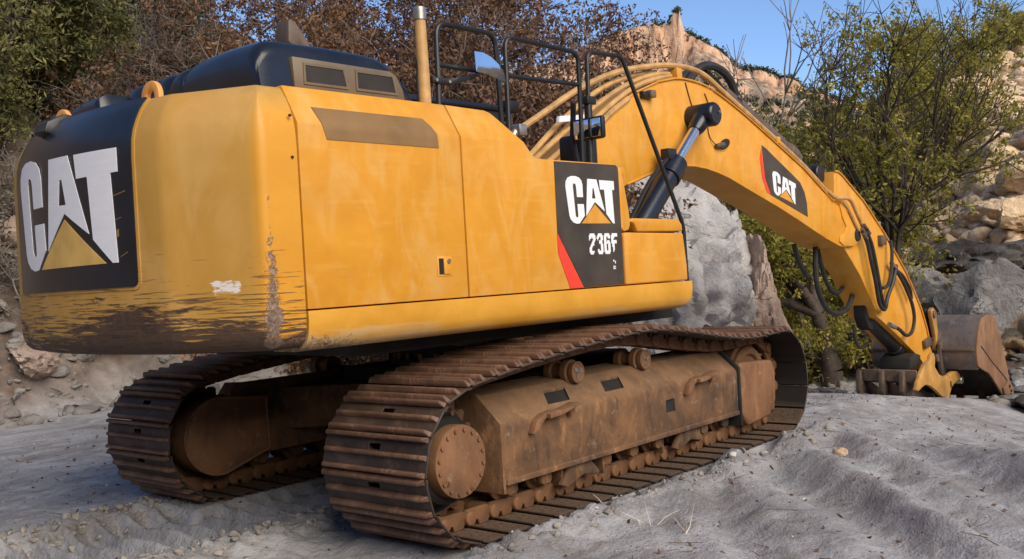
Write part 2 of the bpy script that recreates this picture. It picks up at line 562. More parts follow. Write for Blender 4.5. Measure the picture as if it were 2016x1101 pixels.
# --- logo letters in a unit square (u right, v up)
def _n(pts):
    return [((x - 978) / 335.0, (940 - y) / 348.0) for x, y in pts]
L_C = _n([(1092, 745), (1051, 745), (1049, 668), (1046, 652), (1038, 645), (1030, 650), (1027, 664), (1036, 878), (1040, 892),
          (1048, 896), (1054, 888), (1052, 796), (1094, 796), (1097, 880), (1060, 938), (1040, 940), (1018, 930), (1002, 908),
          (995, 880), (979, 670), (982, 635), (996, 606), (1020, 593), (1048, 592), (1072, 602), (1086, 622), (1092, 655)])
L_A_out = _n([(1127, 607), (1190, 609), (1238, 848), (1171, 778), (1107, 884)])
L_A_hole = _n([(1160, 676), (1153, 752), (1177, 753), (1168, 676)])
L_T = _n([(1208, 612), (1313, 615), (1313, 683), (1297, 683), (1304, 938), (1292, 938), (1248, 866), (1241, 683), (1212, 683)])
L_TRI = _n([(1170, 796), (1074, 938), (1277, 938)])

def letter_mesh(name, outlines, mapf, thick=0.003, cutsn=0):
    """outline(s) in uv -> thin solid laid on a surface; mapf(u, v, w) gives the point w metres off the surface"""
    bm = bmesh.new()
    polys = [[Vector((u, v, 0)) for u, v in pl] for pl in outlines]
    flat = [p for pl in polys for p in pl]
    vs = [bm.verts.new(p) for p in flat]
    for tri in tessellate_polygon(polys):
        try:
            bm.faces.new([vs[i] for i in tri])
        except ValueError:
            pass
    if cutsn:
        for k in range(1, cutsn):
            bmesh.ops.bisect_plane(bm, geom=bm.verts[:] + bm.edges[:] + bm.faces[:], plane_co=(k / cutsn, 0, 0), plane_no=(1, 0, 0), dist=1e-6)
    ex = bmesh.ops.extrude_face_region(bm, geom=bm.faces[:])
    for e in ex['geom']:
        if isinstance(e, bmesh.types.BMVert):
            e.co.z = thick
    bmesh.ops.recalc_face_normals(bm, faces=bm.faces)
    for v in bm.verts:
        v.co = Vector(mapf(v.co.x, v.co.y, v.co.z))
    bmesh.ops.recalc_face_normals(bm, faces=bm.faces)
    me = bpy.data.meshes.new(name)
    bm.to_mesh(me)
    bm.free()
    return me

def logo(parent, mapf, cutsn=0, tri_mat=None, thick=0.003):
    for nm, outl, mt in (('logo_letter', [L_C], M['white']), ('logo_letter', [L_A_out, L_A_hole], M['white']),
                         ('logo_letter', [L_T], M['white']), ('logo_triangle', [L_TRI], tri_mat or M['yellow'])):
        link(nm, letter_mesh(nm, outl, mapf, thick, cutsn), mt, parent)

# --- counterweight: plan outline swept up a vertical profile
CW_CC, CW_CR = (-3.0515, -1.41), 0.07
def cw_outline():
    pts = []
    RC = 3.5
    a0 = math.asin(0.80 / RC)
    for k in range(13):
        a = a0 * (k / 12.0)
        pts.append((-RC * math.cos(a), -RC * math.sin(a)))
    p1, p2 = (-3.345, -1.02), (-3.10, -1.455)
    pts.append((-3.385, -0.935))
    pts.append((-3.368, -0.985))
    pts.append((-3.338, -1.03))
    for s in (0.33, 0.66):
        pts.append((-3.338 + s * 0.155, -1.03 - s * 0.285))
    # corner arc
    for k in range(7):
        a = R(208.6 + k * (270 - 208.6) / 6)
        pts.append((CW_CC[0] + CW_CR * math.cos(a), CW_CC[1] + CW_CR * math.sin(a)))
    pts.append((-2.96, -1.48))
    pts.append((-2.872, -1.48))
    left = [(x, -y) for x, y in reversed(pts[1:])]
    return left + pts
CW_OUT = cw_outline()
CW_N = []
for i, (x, y) in enumerate(CW_OUT):
    a = CW_OUT[max(0, i - 1)]
    b = CW_OUT[min(len(CW_OUT) - 1, i + 1)]
    tx, ty = b[0] - a[0], b[1] - a[1]
    l = math.hypot(tx, ty)
    CW_N.append((ty / l, -tx / l) if False else (-ty / l, tx / l))
CW_PROF = [(1.272, 0.16), (1.274, 0.10), (1.288, 0.055), (1.315, 0.025), (1.36, 0.006), (1.42, 0.0), (1.65, 0.0), (1.9, 0.0), (2.15, 0.0), (2.34, 0.0),
           (2.44, 0.006), (2.50, 0.020), (2.56, 0.045), (2.61, 0.073), (2.645, 0.098), (2.665, 0.116), (2.676, 0.128)]
def cw_point(i, z, d, off=0.0):
    x, y = CW_OUT[i]
    nx, ny = CW_N[i]
    corner = abs(y) > 1.25 and x < -2.99
    dd = min(d, 0.128)
    if corner and off == 0.0:
        sy = -1 if y < 0 else 1
        rx, ry = x - CW_CC[0], abs(y) - abs(CW_CC[1])
        if abs(math.hypot(rx, ry) - CW_CR) < 0.004:      # on the corner arc: shrink towards its centre, then along the mitre
            if dd <= CW_CR:
                k_ = (CW_CR - dd) / CW_CR
                return (CW_CC[0] + rx * k_, sy * (abs(CW_CC[1]) + ry * k_), z)
            e = (dd - CW_CR) / (1 + 0.478)
            return (CW_CC[0] + 0.878 * e, sy * (abs(CW_CC[1]) - (0.478 + 1.0) * e), z)
    return (x + nx * (off - dd), y + ny * (off - dd), z + (off if d > 0.15 else 0))
# make sure the normals point outwards
if CW_N[len(CW_N) // 2][0] > 0:
    CW_N = [(-a, -b) for a, b in CW_N]
g = G()
nO, nP = len(CW_OUT), len(CW_PROF)
vs = [cw_point(i, z, d) for z, d in CW_PROF for i in range(nO)]
fs = [(r * nO + i, r * nO + i + 1, (r + 1) * nO + i + 1, (r + 1) * nO + i) for r in range(nP - 1) for i in range(nO - 1)]
fs.append(tuple(range(nO)))
fs.append(tuple((nP - 1) * nO + i for i in range(nO)))
fs.append(tuple([r * nO for r in range(nP)] + [r * nO + nO - 1 for r in range(nP - 1, -1, -1)]))
g.add(vs, fs)
counterweight = up('counterweight', g, M['cw'], angle=50)

# curved black panel on the rear, running up over the top
RP = 3.5
def panel_pt(y, z, d, off):
    r = RP + off - d
    a = math.asin(max(-1, min(1, y / RP)))
    return (-r * math.cos(a), r * math.sin(a), z + (off if d > 0.12 else off * 0.5 if d > 0.05 else 0))
def panel_sheet(y0, y1, z0, off, ny=28, th=0.01, corner=0.035):
    prof = [(z0 + corner * (1 - math.cos(q)), 0.0, corner * (1 - math.sin(q))) for q in np.linspace(0, math.pi / 2, 6)]
    prof += [(z, 0.0, 0.0) for z in np.linspace(z0 + 0.08, 2.34, 9)] + [(z, d, 0.0) for z, d in CW_PROF[10:]]
    ym = (y0 + y1) / 2
    gg = G()
    rows = []
    for (z, d, ins) in prof:
        k = 1 - ins / abs(y0 - ym)
        rows.append([(ym + (y - ym) * k, z, d) for y in np.linspace(y0, y1, ny)])
    vs = [panel_pt(y, z, d, off) for r_ in rows for y, z, d in r_] + [panel_pt(y, z, d, off - th) for r_ in rows for y, z, d in r_]
    n, m = ny, len(prof)
    base = n * m
    fs = [(r * n + j, r * n + j + 1, (r + 1) * n + j + 1, (r + 1) * n + j) for r in range(m - 1) for j in range(n - 1)]
    for r in range(m - 1):
        for j in (0, n - 1):
            fs.append((r * n + j, (r + 1) * n + j, base + (r + 1) * n + j, base + r * n + j))
    for r in (0, m - 1):
        for j in range(n - 1):
            fs.append((r * n + j, r * n + j + 1, base + r * n + j + 1, base + r * n + j))
    gg.add(vs, fs)
    return gg
rim = up('panel_rim', panel_sheet(0.832, -0.772, 1.634, 0.005, th=0.012, corner=0.05), M['cw'], parent=counterweight, angle=50)
badge = up('badge_panel', panel_sheet(0.815, -0.752, 1.652, 0.012, th=0.014), M['black'], parent=counterweight, angle=50)
logo(badge, lambda u, v, w: panel_pt(0.655 - u * 1.30, 1.785 + v * 0.672, 0.0, 0.0125 + w), cutsn=24, tri_mat=M['pale_yellow'])
# scratches on the panel: thin raised nicks of bare paint
for (y, z, w, h) in ((-0.63, 2.16, 0.13, 0.006), (-0.60, 2.02, 0.10, 0.004), (-0.66, 1.83, 0.06, 0.004), (-0.60, 1.94, 0.05, 0.04)):
    gs = G()
    q = [panel_pt(y - s * w * 0.5, z + t * h * 0.5 + s * 0.012, 0, 0.0135) for s, t in ((-1, -1), (1, -1), (1, 1), (-1, 1))]
    q2 = [panel_pt(y - s * w * 0.5, z + t * h * 0.5 + s * 0.012, 0, 0.011) for s, t in ((-1, -1), (1, -1), (1, 1), (-1, 1))]
    gs.add(q + q2, [(0, 1, 2, 3), (4, 7, 6, 5), (0, 4, 5, 1), (1, 5, 6, 2), (2, 6, 7, 3), (3, 7, 4, 0)])
    up('scratch', gs, M['decal_brown'], parent=badge)

# lifting eyes on top of the counterweight
for (cx, cy) in ((-3.20, -0.60), (-3.24, 0.47)):
    g = G()
    n = 16
    out = [(0.102 * math.cos(a), 0.102 * math.sin(a)) for a in np.linspace(0, math.pi, n)]
    inn = [(0.047 * math.cos(a), 0.047 * math.sin(a)) for a in np.linspace(math.pi, 0, n)]
    poly = [(0.102, -0.14)] + out + [(-0.102, -0.14), (-0.047, -0.14)] + inn + [(0.047, -0.14)]
    g.prism([(cy + a, 2.715 + b * 0.9) for a, b in poly], cx - 0.016, cx + 0.016, 'x')
    up('lifting_eye', g, M['eye'], 0.006, parent=counterweight)
for (bz) in (2.505, 2.285):
    up('bolt', G().cyl((-2.905, -1.487, bz), (-2.905, -1.476, bz), 0.008, n=8), M['dark'], parent=counterweight)
# rear camera hood
cam_hood = up('camera_hood', G().prism([(-3.475, 2.615), (-3.45, 2.68), (-3.34, 2.735), (-3.24, 2.72), (-3.25, 2.60), (-3.36, 2.585)], 0.21, 0.37, 'y'), M['black_satin'], 0.012, parent=counterweight)
up('camera_window', G().prism([(-3.478, 2.620), (-3.454, 2.672), (-3.446, 2.672), (-3.470, 2.620)], 0.222, 0.358, 'y'), M['mesh'], parent=cam_hood)

# --- side skins. the chamfer plane runs from (y -1.48, z 2.475) to (y -1.362, z 2.677)
CH_N = Vector((0, -0.202, 0.118)).normalized()
CHAMFER = (Vector((0, -1.48, 2.475)), CH_N)
XS, XD, XQ, XP = -2.859, -1.6455, -0.757, -0.018
Z0 = 1.478
door = up('engine_door', G().box(XS, XD - 0.006, -1.48, -1.00, Z0, 2.692), M['yellow'], 0.008, cuts=[CHAMFER])
panel_poly = [(XD + 0.006, Z0), (XP, Z0), (XP, 2.33), (XP - 0.015, 2.358), (XP - 0.045, 2.372), (-0.93, 2.372), (-0.965, 2.385), (-1.00, 2.42),
              (-1.225, 2.655), (-1.25, 2.674), (-1.29, 2.686), (XD + 0.006, 2.692)]
panel = up('front_side_panel', G().prism(panel_poly, -1.48, -1.05, 'y'), M['yellow'], 0.007, cuts=[CHAMFER])

def flat_decal(poly, y, mat, name, parent, th=0.004, bevel=0.0):
    g = G()
    g.prism(poly, y - th, y + 0.003, 'y')
    return up(name, g, mat, bevel, parent=parent)
# brown strip on the door, folded over the chamfer
def chz(z):
    return -1.48 if z <= 2.475 else -1.48 + (z - 2.475) / 0.202 * 0.118
g = G()
zz = [2.392, 2.44, 2.475, 2.52, 2.57]
left = [-2.672, -2.688, -2.70, -2.712, -2.725]
right = [-1.838, -1.842, -1.850, -1.868, -1.912]
vs = [(x, chz(z) - 0.004, z + (0.003 if z > 2.47 else 0)) for z, a, b in zip(zz, left, right) for x in (a, b)]
vs += [(x, chz(z) + 0.002, z) for z, a, b in zip(zz, left, right) for x in (a, b)]
k = len(zz)
fs = [(2 * i, 2 * i + 1, 2 * i + 3, 2 * i + 2) for i in range(k - 1)]
fs += [(0, 2 * k, 2 * k + 1, 1), (2 * k - 2, 2 * k - 1, 4 * k - 1, 4 * k - 2)]
fs += [(2 * i, 2 * i + 2, 2 * k + 2 * i + 2, 2 * k + 2 * i) for i in range(k - 1)] + [(2 * i + 1, 2 * k + 2 * i + 1, 2 * k + 2 * i + 3, 2 * i + 3) for i in range(k - 1)]
g.add(vs, fs)
up('brown_decal', g, M['decal_brown'], parent=door)
# door latch
hx0, hx1, hz0, hz1 = -1.905, -1.785, 1.615, 1.735
latch = up('latch_frame', G().prism([(hx0, hz0), (hx1, hz0), (hx1, hz1), (hx0, hz1)], -1.484, -1.478, 'y'), M['yellow'], 0.002, parent=door)
up('latch_recess', G().box(hx0 + 0.012, hx0 + 0.048, -1.4865, -1.48, hz0 + 0.012, hz1 - 0.012), M['dark'], parent=door)
up('latch_handle', G().box(hx0 + 0.048, hx1 - 0.02, -1.492, -1.48, hz0 + 0.012, hz1 - 0.012), M['yellow'], 0.003, parent=door)
up('lock_cylinder', G().cyl((hx1 - 0.033, -1.499, hz1 - 0.03), (hx1 - 0.033, -1.48, hz1 - 0.03), 0.014, n=12), M['steel'], parent=door)

# dark badge on the front panel
dk = flat_decal([(XQ, 2.362), (XP - 0.04, 2.366), (XP - 0.014, 2.352), (XP - 0.006, 2.325), (XP - 0.006, 1.484), (-0.50, 1.482), (-0.762, 1.872)], -1.48, M['decal'], 'badge_panel', panel, 0.005)
flat_decal([(-0.766, 1.866), (-0.51, 1.482), (-0.655, 1.482), (-0.766, 1.73)], -1.48, M['red'], 'red_stripe', panel, 0.005)
logo(dk, lambda u, v, w: (-0.655 + u * 0.565, -1.4852 - w, 1.932 + v * 0.335), thick=0.002)
def digits(parent, maps, x0, z0, h, y):
    """bold block figures with peeled patches, each drawn on an 8 x 12 grid"""
    w = h * 0.50
    for k, rows in enumerate(maps):
        vs, fs, vid = [], [], {}
        def vert(a, b):
            if (a, b) not in vid:
                vid[(a, b)] = len(vs)
                vs.append((x0 + k * w * 1.16 + a / 8 * w, y, z0 + b / 12 * h))
            return vid[(a, b)]
        for r_, row in enumerate(rows):
            for c_, ch in enumerate(row):
                if ch == '1':
                    b = 11 - r_
                    fs.append((vert(c_, b), vert(c_ + 1, b), vert(c_ + 1, b + 1), vert(c_, b + 1)))
        g = G()
        g.add(vs, fs)
        me = mesh_of(g, 'number_decal', smooth=False)
        bm = bmesh.new()
        bm.from_mesh(me)
        ex = bmesh.ops.extrude_face_region(bm, geom=bm.faces[:])
        for e in ex['geom']:
            if isinstance(e, bmesh.types.BMVert):
                e.co.y -= 0.0015
        bmesh.ops.recalc_face_normals(bm, faces=bm.faces)
        bm.to_mesh(me)
        bm.free()
        link('number_decal', me, M['white'], parent)
digits(dk, [
    ["01111110", "11111111", "11101111", "10000111", "00001110", "00011100", "00111100", "01110000", "11100000", "11100000", "11111100", "01111000"],
    ["00111110", "01111111", "11100111", "01000111", "00011110", "00011110", "00000111", "00000111", "00000111", "01100111", "01111111", "00111110"],
    ["01111110", "11111111", "11100111", "11100000", "11101110", "11111111", "11100111", "11100111", "11100111", "11100111", "11111111", "01111110"],
    ["01111111", "11111111", "11110000", "11100000", "11111110", "11111110", "01110000", "01110000", "00110000", "00110000", "00100000", "00000000"]], -0.42, 1.712, 0.150, -1.4852)
for (x0, x1, z0, z1) in ((-0.150, -0.120, 1.60, 1.606), (-0.148, -0.138, 1.606, 1.625), (-0.148, -0.135, 1.655, 1.668), (-0.128, -0.118, 1.64, 1.66), (-0.130, -0.120, 1.612, 1.622)):
    up('decal_scrap', G().box(x0, x1, -1.487, -1.484, z0, z1), M['white'], parent=dk)

# --- pillar, tool box and lid ahead of the panel
up('front_pillar', G().prism([(0.004, 1.90), (0.004, 2.36), (0.05, 2.345), (0.115, 2.03), (0.125, 1.93), (0.10, 1.885), (0.04, 1.875)], -1.465, -1.12, 'y'), M['yellow'], 0.012)
toolbox = up('tool_box', G().prism([(0.012, Z0), (0.855, Z0), (0.855, 1.60), (0.82, 1.858), (0.035, 1.868), (0.012, 1.85)], -1.478, -0.95, 'y'), M['yellow'], 0.018, seg=3)
lid = up('tool_box_lid', G().prism([(0.20, 1.872), (0.822, 1.872), (0.815, 1.925), (0.775, 1.968), (0.145, 1.975), (0.10, 1.95), (0.16, 1.935)], -1.475, -0.95, 'y'), M['yellow'], 0.012, seg=3)
up('lid_gap', G().box(0.03, 0.80, -1.44, -0.97, 1.866, 1.874), M['dark'])

# --- sill under the side skins
sill_sec = [(-1.486, 1.470), (-1.488, 1.415), (-1.478, 1.345), (-1.455, 1.295), (-1.41, 1.262), (-1.34, 1.25), (-1.15, 1.25), (-1.15, 1.470)]
sill = up('side_sill', G().prism(sill_sec, -2.862, 0.90, 'x'), M['sill'], 0.0, angle=50,
          cuts=[(Vector((0.84, 0, 1.25)), Vector((0.12, 0, -0.10)))])
sill2 = up('side_sill', G().prism([(-y, z) for y, z in sill_sec], -2.862, 0.90, 'x'), M['sill'], angle=50)

# --- inner body, far side and the black hood
up('engine_core', G().box(-2.86, -1.12, -0.96, 1.40, 1.475, 2.62), M['dark'])
up('pump_bay', G().box(-1.11, -0.30, -0.40, 0.40, 1.475, 2.05), M['dark'])
up('far_side_panel', G().box(-2.86, -1.15, 1.41, 1.475, 1.478, 2.62), M['yellow'], 0.01)
up('upper_frame', G().box(-2.25, 1.15, -1.12, 1.12, 1.16, 1.47), M['dark'], 0.01)
up('belly_plate', G().box(-0.9, 0.12, -1.16, 1.1, 1.10, 1.155), M['frame'], 0.006)

# hood: a rounded shell on top of the engine
hood_sec_y = -1.165
def hood_ring(x, top, y0, y1, rad, zb=2.66):
    """one section of the hood across the machine (y,z)"""
    pts = [(y0 - 0.03, zb)]
    for k in range(7):
        a = R(180 - k * 15)
        pts.append((y0 + rad + rad * math.cos(a), top - rad + rad * math.sin(a)))
    for s in (0.25, 0.5, 0.75):
        pts.append((y0 + rad + s * (y1 - y0 - 2 * rad), top + 0.012 * math.sin(math.pi * s)))
    for k in range(7):
        a = R(90 - k * 15)
        pts.append((y1 - rad + rad * math.cos(a), top - rad + rad * math.sin(a)))
    pts.append((y1 + 0.03, zb))
    return [(x, y, z) for y, z in pts]
def loft(rings, close_ends=True):
    g = G()
    n = len(rings[0])
    vs = [p for r in rings for p in r]
    fs = [(i * n + k, i * n + k + 1, (i + 1) * n + k + 1, (i + 1) * n + k) for i in range(len(rings) - 1) for k in range(n - 1)]
    if close_ends:
        fs.append(tuple(range(n)))
        fs.append(tuple((len(rings) - 1) * n + k for k in range(n)))
    return g.add(vs, fs)
prof = [(-2.90, 2.72), (-2.895, 2.84), (-2.875, 2.91), (-2.84, 2.96), (-2.79, 2.99), (-2.72, 3.002), (-2.40, 3.008), (-2.08, 3.002), (-1.99, 2.992), (-1.92, 2.965), (-1.86, 2.915), (-1.80, 2.84), (-1.765, 2.75), (-1.755, 2.70)]
rings = [hood_ring(x, t, -1.19 + 0.02 * (1 if t > 2.9 else 0), -0.36, min(0.10, (t - 2.66) * 0.45)) for x, t in prof]
hood = up('engine_hood', loft(rings), M['black'], angle=40)
# vent panel on the right face of the hood
def hood_y(z):
    return -1.2 + max(0, (z - 2.88)) * 0.25
vpoly = [(-2.66, 2.718), (-1.835, 2.718), (-1.85, 2.79), (-1.90, 2.872), (-1.95, 2.895), (-2.67, 2.90)]
vent = up('vent_panel', G().prism(vpoly, -1.204, -1.15, 'y'), M['taupe'], 0.008, parent=hood)
for (a, b) in ((-2.60, -2.28), (-2.225, -1.90)):
    z0, z1 = 2.748, 2.872
    out = [(a, z0), (b, z0), (b - 0.025, z1), (a, z1)]
    g = G()
    i_ = 0.014
    inn = [(a + i_, z0 + i_), (b - i_ - 0.004, z0 + i_), (b - 0.025 - i_, z1 - i_), (a + i_, z1 - i_)]
    for k in range(4):
        k2 = (k + 1) % 4
        q = [out[k], out[k2], inn[k2], inn[k]]
        g.prism(q, -1.2105, -1.20, 'y')
    up('vent_frame', g, M['taupe'], parent=hood)
    up('vent_mesh', G().prism(inn, -1.2065, -1.20, 'y'), M['mesh'], parent=hood)
# ribbed rear of the hood and the lower covers behind it, towards the far side
def bump_box(name, x0, x1, y0, y1, z0, z1, mat, rad=0.06, ribs=0):
    rings = []
    ys = np.linspace(y0, y1, max(2, ribs * 10 + 1) if ribs else 8)
    for y in ys:
        t = (y - y0) / (y1 - y0)
        e = min(1.0, min(t, 1 - t) / 0.06)
        zz_ = z0 + (z1 - z0) * (0.55 + 0.45 * math.sqrt(max(0, 1 - (1 - e) ** 2)))
        if ribs:
            zz_ += 0.055 * abs(math.sin(math.pi * t * ribs)) ** 0.6 - 0.05
        sec = []
        for k in range(7):
            a = R(180 - 15 * k)
            sec.append((x0 + rad + rad * math.cos(a), y, zz_ - rad + rad * math.sin(a)))
        for k in range(7):
            a = R(90 - 15 * k)
            sec.append((x1 - rad + rad * math.cos(a), y, zz_ - rad + rad * math.sin(a)))
        rings.append([(x0, y, z0)] + sec + [(x1, y, z0)])
    return up(name, loft(rings), mat, angle=45)
bump_box('ribbed_hood_cover', -2.90, -1.9, -0.42, 0.34, 2.64, 2.965, M['black'], 0.12, 4)
bump_box('rear_hood_cover', -3.0, -2.1, 0.66, 1.38, 2.62, 2.93, M['black'], 0.10, 2)
bump_box('rear_hood_cover', -3.10, -2.5, 0.26, 0.62, 2.64, 2.90, M['black'], 0.10, 0)
up('hood_latch', G().prism([(-3.03, 2.70), (-2.95, 2.73), (-2.93, 2.725), (-2.95, 2.70)], -0.98, -0.72, 'y'), M['black_satin'], 0.003)
up('hood_cap', G().lathe((-2.85, 0.52, 2.80), (0, 0, 1), [(0, 0.13), (0.06, 0.13), (0.1, 0.115), (0.13, 0.07), (0.138, 0.0)], 20), M['steel'])
# rain flap of the muffler
g = G()
g.tube([(-2.22, -0.60, 2.95), (-2.225, -0.60, 3.13)], 0.072, 16)
beak = up('muffler_stub', g, M['black_satin'])
up('rain_flap', G().prism([(-2.31, 3.13), (-2.30, 3.285), (-2.245, 3.275), (-2.15, 3.16), (-2.12, 3.10), (-2.2, 3.09)], -0.675, -0.525, 'y'), M['tine'], 0.02, parent=beak)

# --- upright exhaust / intake pipe
pipe = up('upright_pipe', G().tube([(-1.712, -1.25, 2.60), (-1.714, -1.25, 2.90), (-1.718, -1.25, 3.24)], [0.040, 0.040, 0.036], 18), M['tube'])
up('pipe_cap', G().lathe((-1.718, -1.25, 3.235), (0, 0, 1), [(0, 0.041), (0.0, 0.043), (0.075, 0.043), (0.082, 0.036), (0.082, 0.0)], 18), M['steel'], parent=pipe)
up('pipe_strap', G().tube([(-1.745, -1.232, 2.60), (-1.75, -1.235, 2.85), (-1.742, -1.24, 2.98)], 0.012, 8), M['rubber'], parent=pipe)

# --- hand rails
def rail(pts, r=0.0175, rad=0.09):
    return G().tube(fillet(pts, rad), r, 10)
YR = -1.27
r1 = up('hand_rail', rail([(-1.615, YR, 2.60), (-1.600, YR, 3.235), (-1.055, YR, 3.235), (-1.028, YR, 2.55)]), M['black_satin'])
up('rail_bar', G().tube([(-1.605, YR, 2.965), (-1.045, YR, 2.968)], 0.0165, 10), M['black_satin'], parent=r1)
r2 = up('hand_rail', rail([(-0.965, YR, 2.50), (-0.955, YR, 3.235), (-0.150, YR, 3.222), (-0.165, YR, 2.37)]), M['black_satin'])
up('rail_bar', G().tube([(-0.957, YR, 2.965), (-0.158, YR, 2.985)], 0.0165, 10), M['black_satin'], parent=r2)
r3 = up('hand_rail', rail([(-0.075, YR, 2.37), (-0.045, YR, 3.245), (0.400, YR, 3.265), (0.895, -1.435, 1.92), (0.880, -1.450, 1.46)], 0.0175, 0.07), M['black_satin'])
up('rail_clamp', G().box(-0.11, -0.005, YR - 0.035, YR + 0.035, 2.845, 2.905), M['black_satin'], 0.006, parent=r3)
up('rail_sleeve', G().tube([(-0.075, YR, 2.37), (-0.062, YR, 2.85)], 0.030, 12), M['black_satin'], parent=r3)
up('cable_loop', G().tube(curve([(-1.56, YR + 0.05, 3.21), (-1.44, YR + 0.05, 3.20), (-1.36, YR + 0.05, 3.14), (-1.345, YR + 0.05, 3.07), (-1.39, YR + 0.05, 3.0), (-1.50, YR + 0.05, 2.97), (-1.58, YR + 0.05, 2.99)]), 0.006, 6), M['rubber'])
# rear-view mirror on its bracket
arm = up('mirror_bracket', G().prism([(-1.675, 2.84), (-1.50, 2.84), (-1.30, 2.905), (-1.24, 2.94), (-1.24, 2.955), (-1.31, 2.93), (-1.52, 2.88), (-1.675, 2.875)], YR - 0.028, YR + 0.008, 'y'), M['black_satin'], 0.003)
for bx in (-1.648, -1.535):
    up('bolt', G().cyl((bx, YR - 0.036, 2.857), (bx, YR - 0.02, 2.857), 0.0105, n=8), M['steel'], parent=arm)
mp = [Vector(p) for p in ((-1.344, -1.352, 3.067), (-1.315, -1.405, 3.051), (-1.29, -1.451, 3.015), (-1.268, -1.494, 2.96), (-1.258, -1.517, 2.908),
                         (-1.254, -1.53, 2.831), (-1.279, -1.484, 2.869), (-1.311, -1.426, 2.905), (-1.347, -1.362, 2.933))]
mn = Vector((-0.863, -0.502, 0.05))
mc = sum(mp, Vector()) / len(mp)
def mirror_slab(front, back, gf, gb):
    g = G()
    n = len(mp)
    a_ = [mc + (p - mc) * gf + mn * front for p in mp]
    b_ = [mc + (p - mc) * gb + mn * back for p in mp]
    return g.add(a_ + b_, [tuple(range(n)), tuple(range(2 * n - 1, n - 1, -1))] + [(i, (i + 1) % n, n + (i + 1) % n, n + i) for i in range(n)])
mirror = up('mirror', mirror_slab(0.0, -0.06, 1.06, 0.85), M['black_satin'], 0.004)
up('mirror_glass', mirror_slab(0.004, -0.001, 1.0, 1.0), M['mirror'], parent=mirror, smooth=False)
# second mirror and dark box between the posts
m2 = up('mirror', G().box(-0.10, -0.05, -1.42, -1.13, 2.575, 2.745), M['black_satin'], 0.02)
m2.name = 'mirror'
up('mirror_glass', G().box(-0.1035, -0.0985, -1.40, -1.15, 2.592, 2.728), M['mirror'], 0.004, parent=m2)
up('tank_filler_box', G().box(0.02, 0.24, -1.12, -0.88, 2.37, 2.66), M['black_satin'], 0.04, seg=3)
up('mirror_stay', G().tube([(-0.07, -1.15, 2.40), (-0.06, -1.10, 2.60), (-0.05, -1.12, 2.88)], 0.022, 8), M['black_satin'])
up('deck_cap', G().lathe((-0.50, -1.0, 2.36), (0, 0, 1), [(0, 0.10), (0.065, 0.10), (0.068, 0.115), (0.08, 0.115), (0.082, 0.07), (0.105, 0.06), (0.11, 0.0)], 20), M['tube'])
up('deck_plate', G().box(-1.0, 0.1, -1.45, -0.62, 2.30, 2.358), M['yellow_dusty'], 0.004)
up('valve_tank', G().box(-1.05, 0.06, -1.04, -0.42, 1.48, 2.30), M['yellow_dusty'], 0.02)

# --- operator's cab, mostly hidden behind the hood on the far side
cabp = [(-0.55, 1.48), (1.10, 1.48), (1.26, 2.05), (1.16, 2.55), (0.86, 3.10), (0.80, 3.15), (-0.50, 3.15), (-0.58, 3.08)]
cab = up('cab', G().prism(cabp, 0.45, 1.42, 'y'), M['black_satin'], 0.03)
up('cab_roof', G().prism([(-0.62, 3.13), (0.84, 3.13), (0.86, 3.15), (0.80, 3.185), (-0.58, 3.185)], 0.43, 1.44, 'y'), M['black'], 0.012, parent=cab)
up('cab_window', G().prism([(-0.35, 2.15), (0.95, 2.15), (1.0, 2.5), (0.74, 3.02), (-0.35, 3.02)], 0.444, 0.452, 'y'), M['glass'], parent=cab)
up('wiper', G().tube([(0.93, 0.44, 3.02), (1.08, 0.435, 2.70), (1.13, 0.435, 2.55)], 0.012, 6), M['steel'], parent=cab)
up('work_lamp', G().box(0.88, 1.05, 0.40, 0.56, 3.13, 3.24), M['black_satin'], 0.02, parent=cab)
# ------------------------------------------------------------------ boom
boom_poly = [(0.12, 1.95), (0.20, 1.78), (0.38, 1.74), (0.60, 1.84), (1.20, 2.16), (1.80, 2.40), (2.38, 2.565), (2.78, 2.622), (3.02, 2.630), (3.255, 2.614), (3.48, 2.580), (3.724, 2.530), (4.228, 2.387),
             (4.792, 2.232), (5.319, 2.071), (5.731, 1.938), (6.05, 1.839), (6.41, 1.742), (6.60, 1.712), (6.86, 1.715), (7.04, 1.770), (7.10, 1.87), (7.08, 1.97), (6.98, 2.04),
             (6.72, 2.17), (6.60, 2.23), (6.32, 2.31), (5.53, 2.707), (4.592, 3.079), (4.10, 3.27), (3.751, 3.388), (3.431, 3.485), (3.24, 3.515), (3.05, 3.527), (2.88, 3.528), (2.721, 3.513),
             (2.428, 3.451), (1.985, 3.291), (1.585, 3.061), (0.90, 2.62), (0.30, 2.19)]
boom = up('boom', G().prism(boom_poly, -0.25, 0.25, 'y'), M['yellow_boom'], 0.006, angle=30)
# right side plate stands a little proud of the flanges
def offset_poly(poly, d):
    out = []
    n = len(poly)
    area = sum(poly[i][0] * poly[(i + 1) % n][1] - poly[(i + 1) % n][0] * poly[i][1] for i in range(n))
    s = 1 if area > 0 else -1
    for i in range(n):
        a, b, c = poly[i - 1], poly[i], poly[(i + 1) % n]
        t = Vector((c[0] - a[0], c[1] - a[1]))
        t.normalize()
        out.append((b[0] + t.y * d * s, b[1] - t.x * d * s))
    return out
top_i = boom_poly.index((6.32, 2.31))
edge = [p for p in boom_poly[top_i:]]
g = G()
path_top = [(x, -0.262, z + 0.006) for x, z in edge]
g.tube(path_top, 0.010, 6)
up('weld_rim', g, M['yellow_boom'], parent=boom)
bot = [p for p in boom_poly if boom_poly.index(p) < boom_poly.index((6.60, 1.712)) and p[0] > 1.7]
up('weld_rim', G().tube([(x, -0.254, z + 0.004) for x, z in bot], 0.010, 6), M['yellow_boom'], parent=boom)
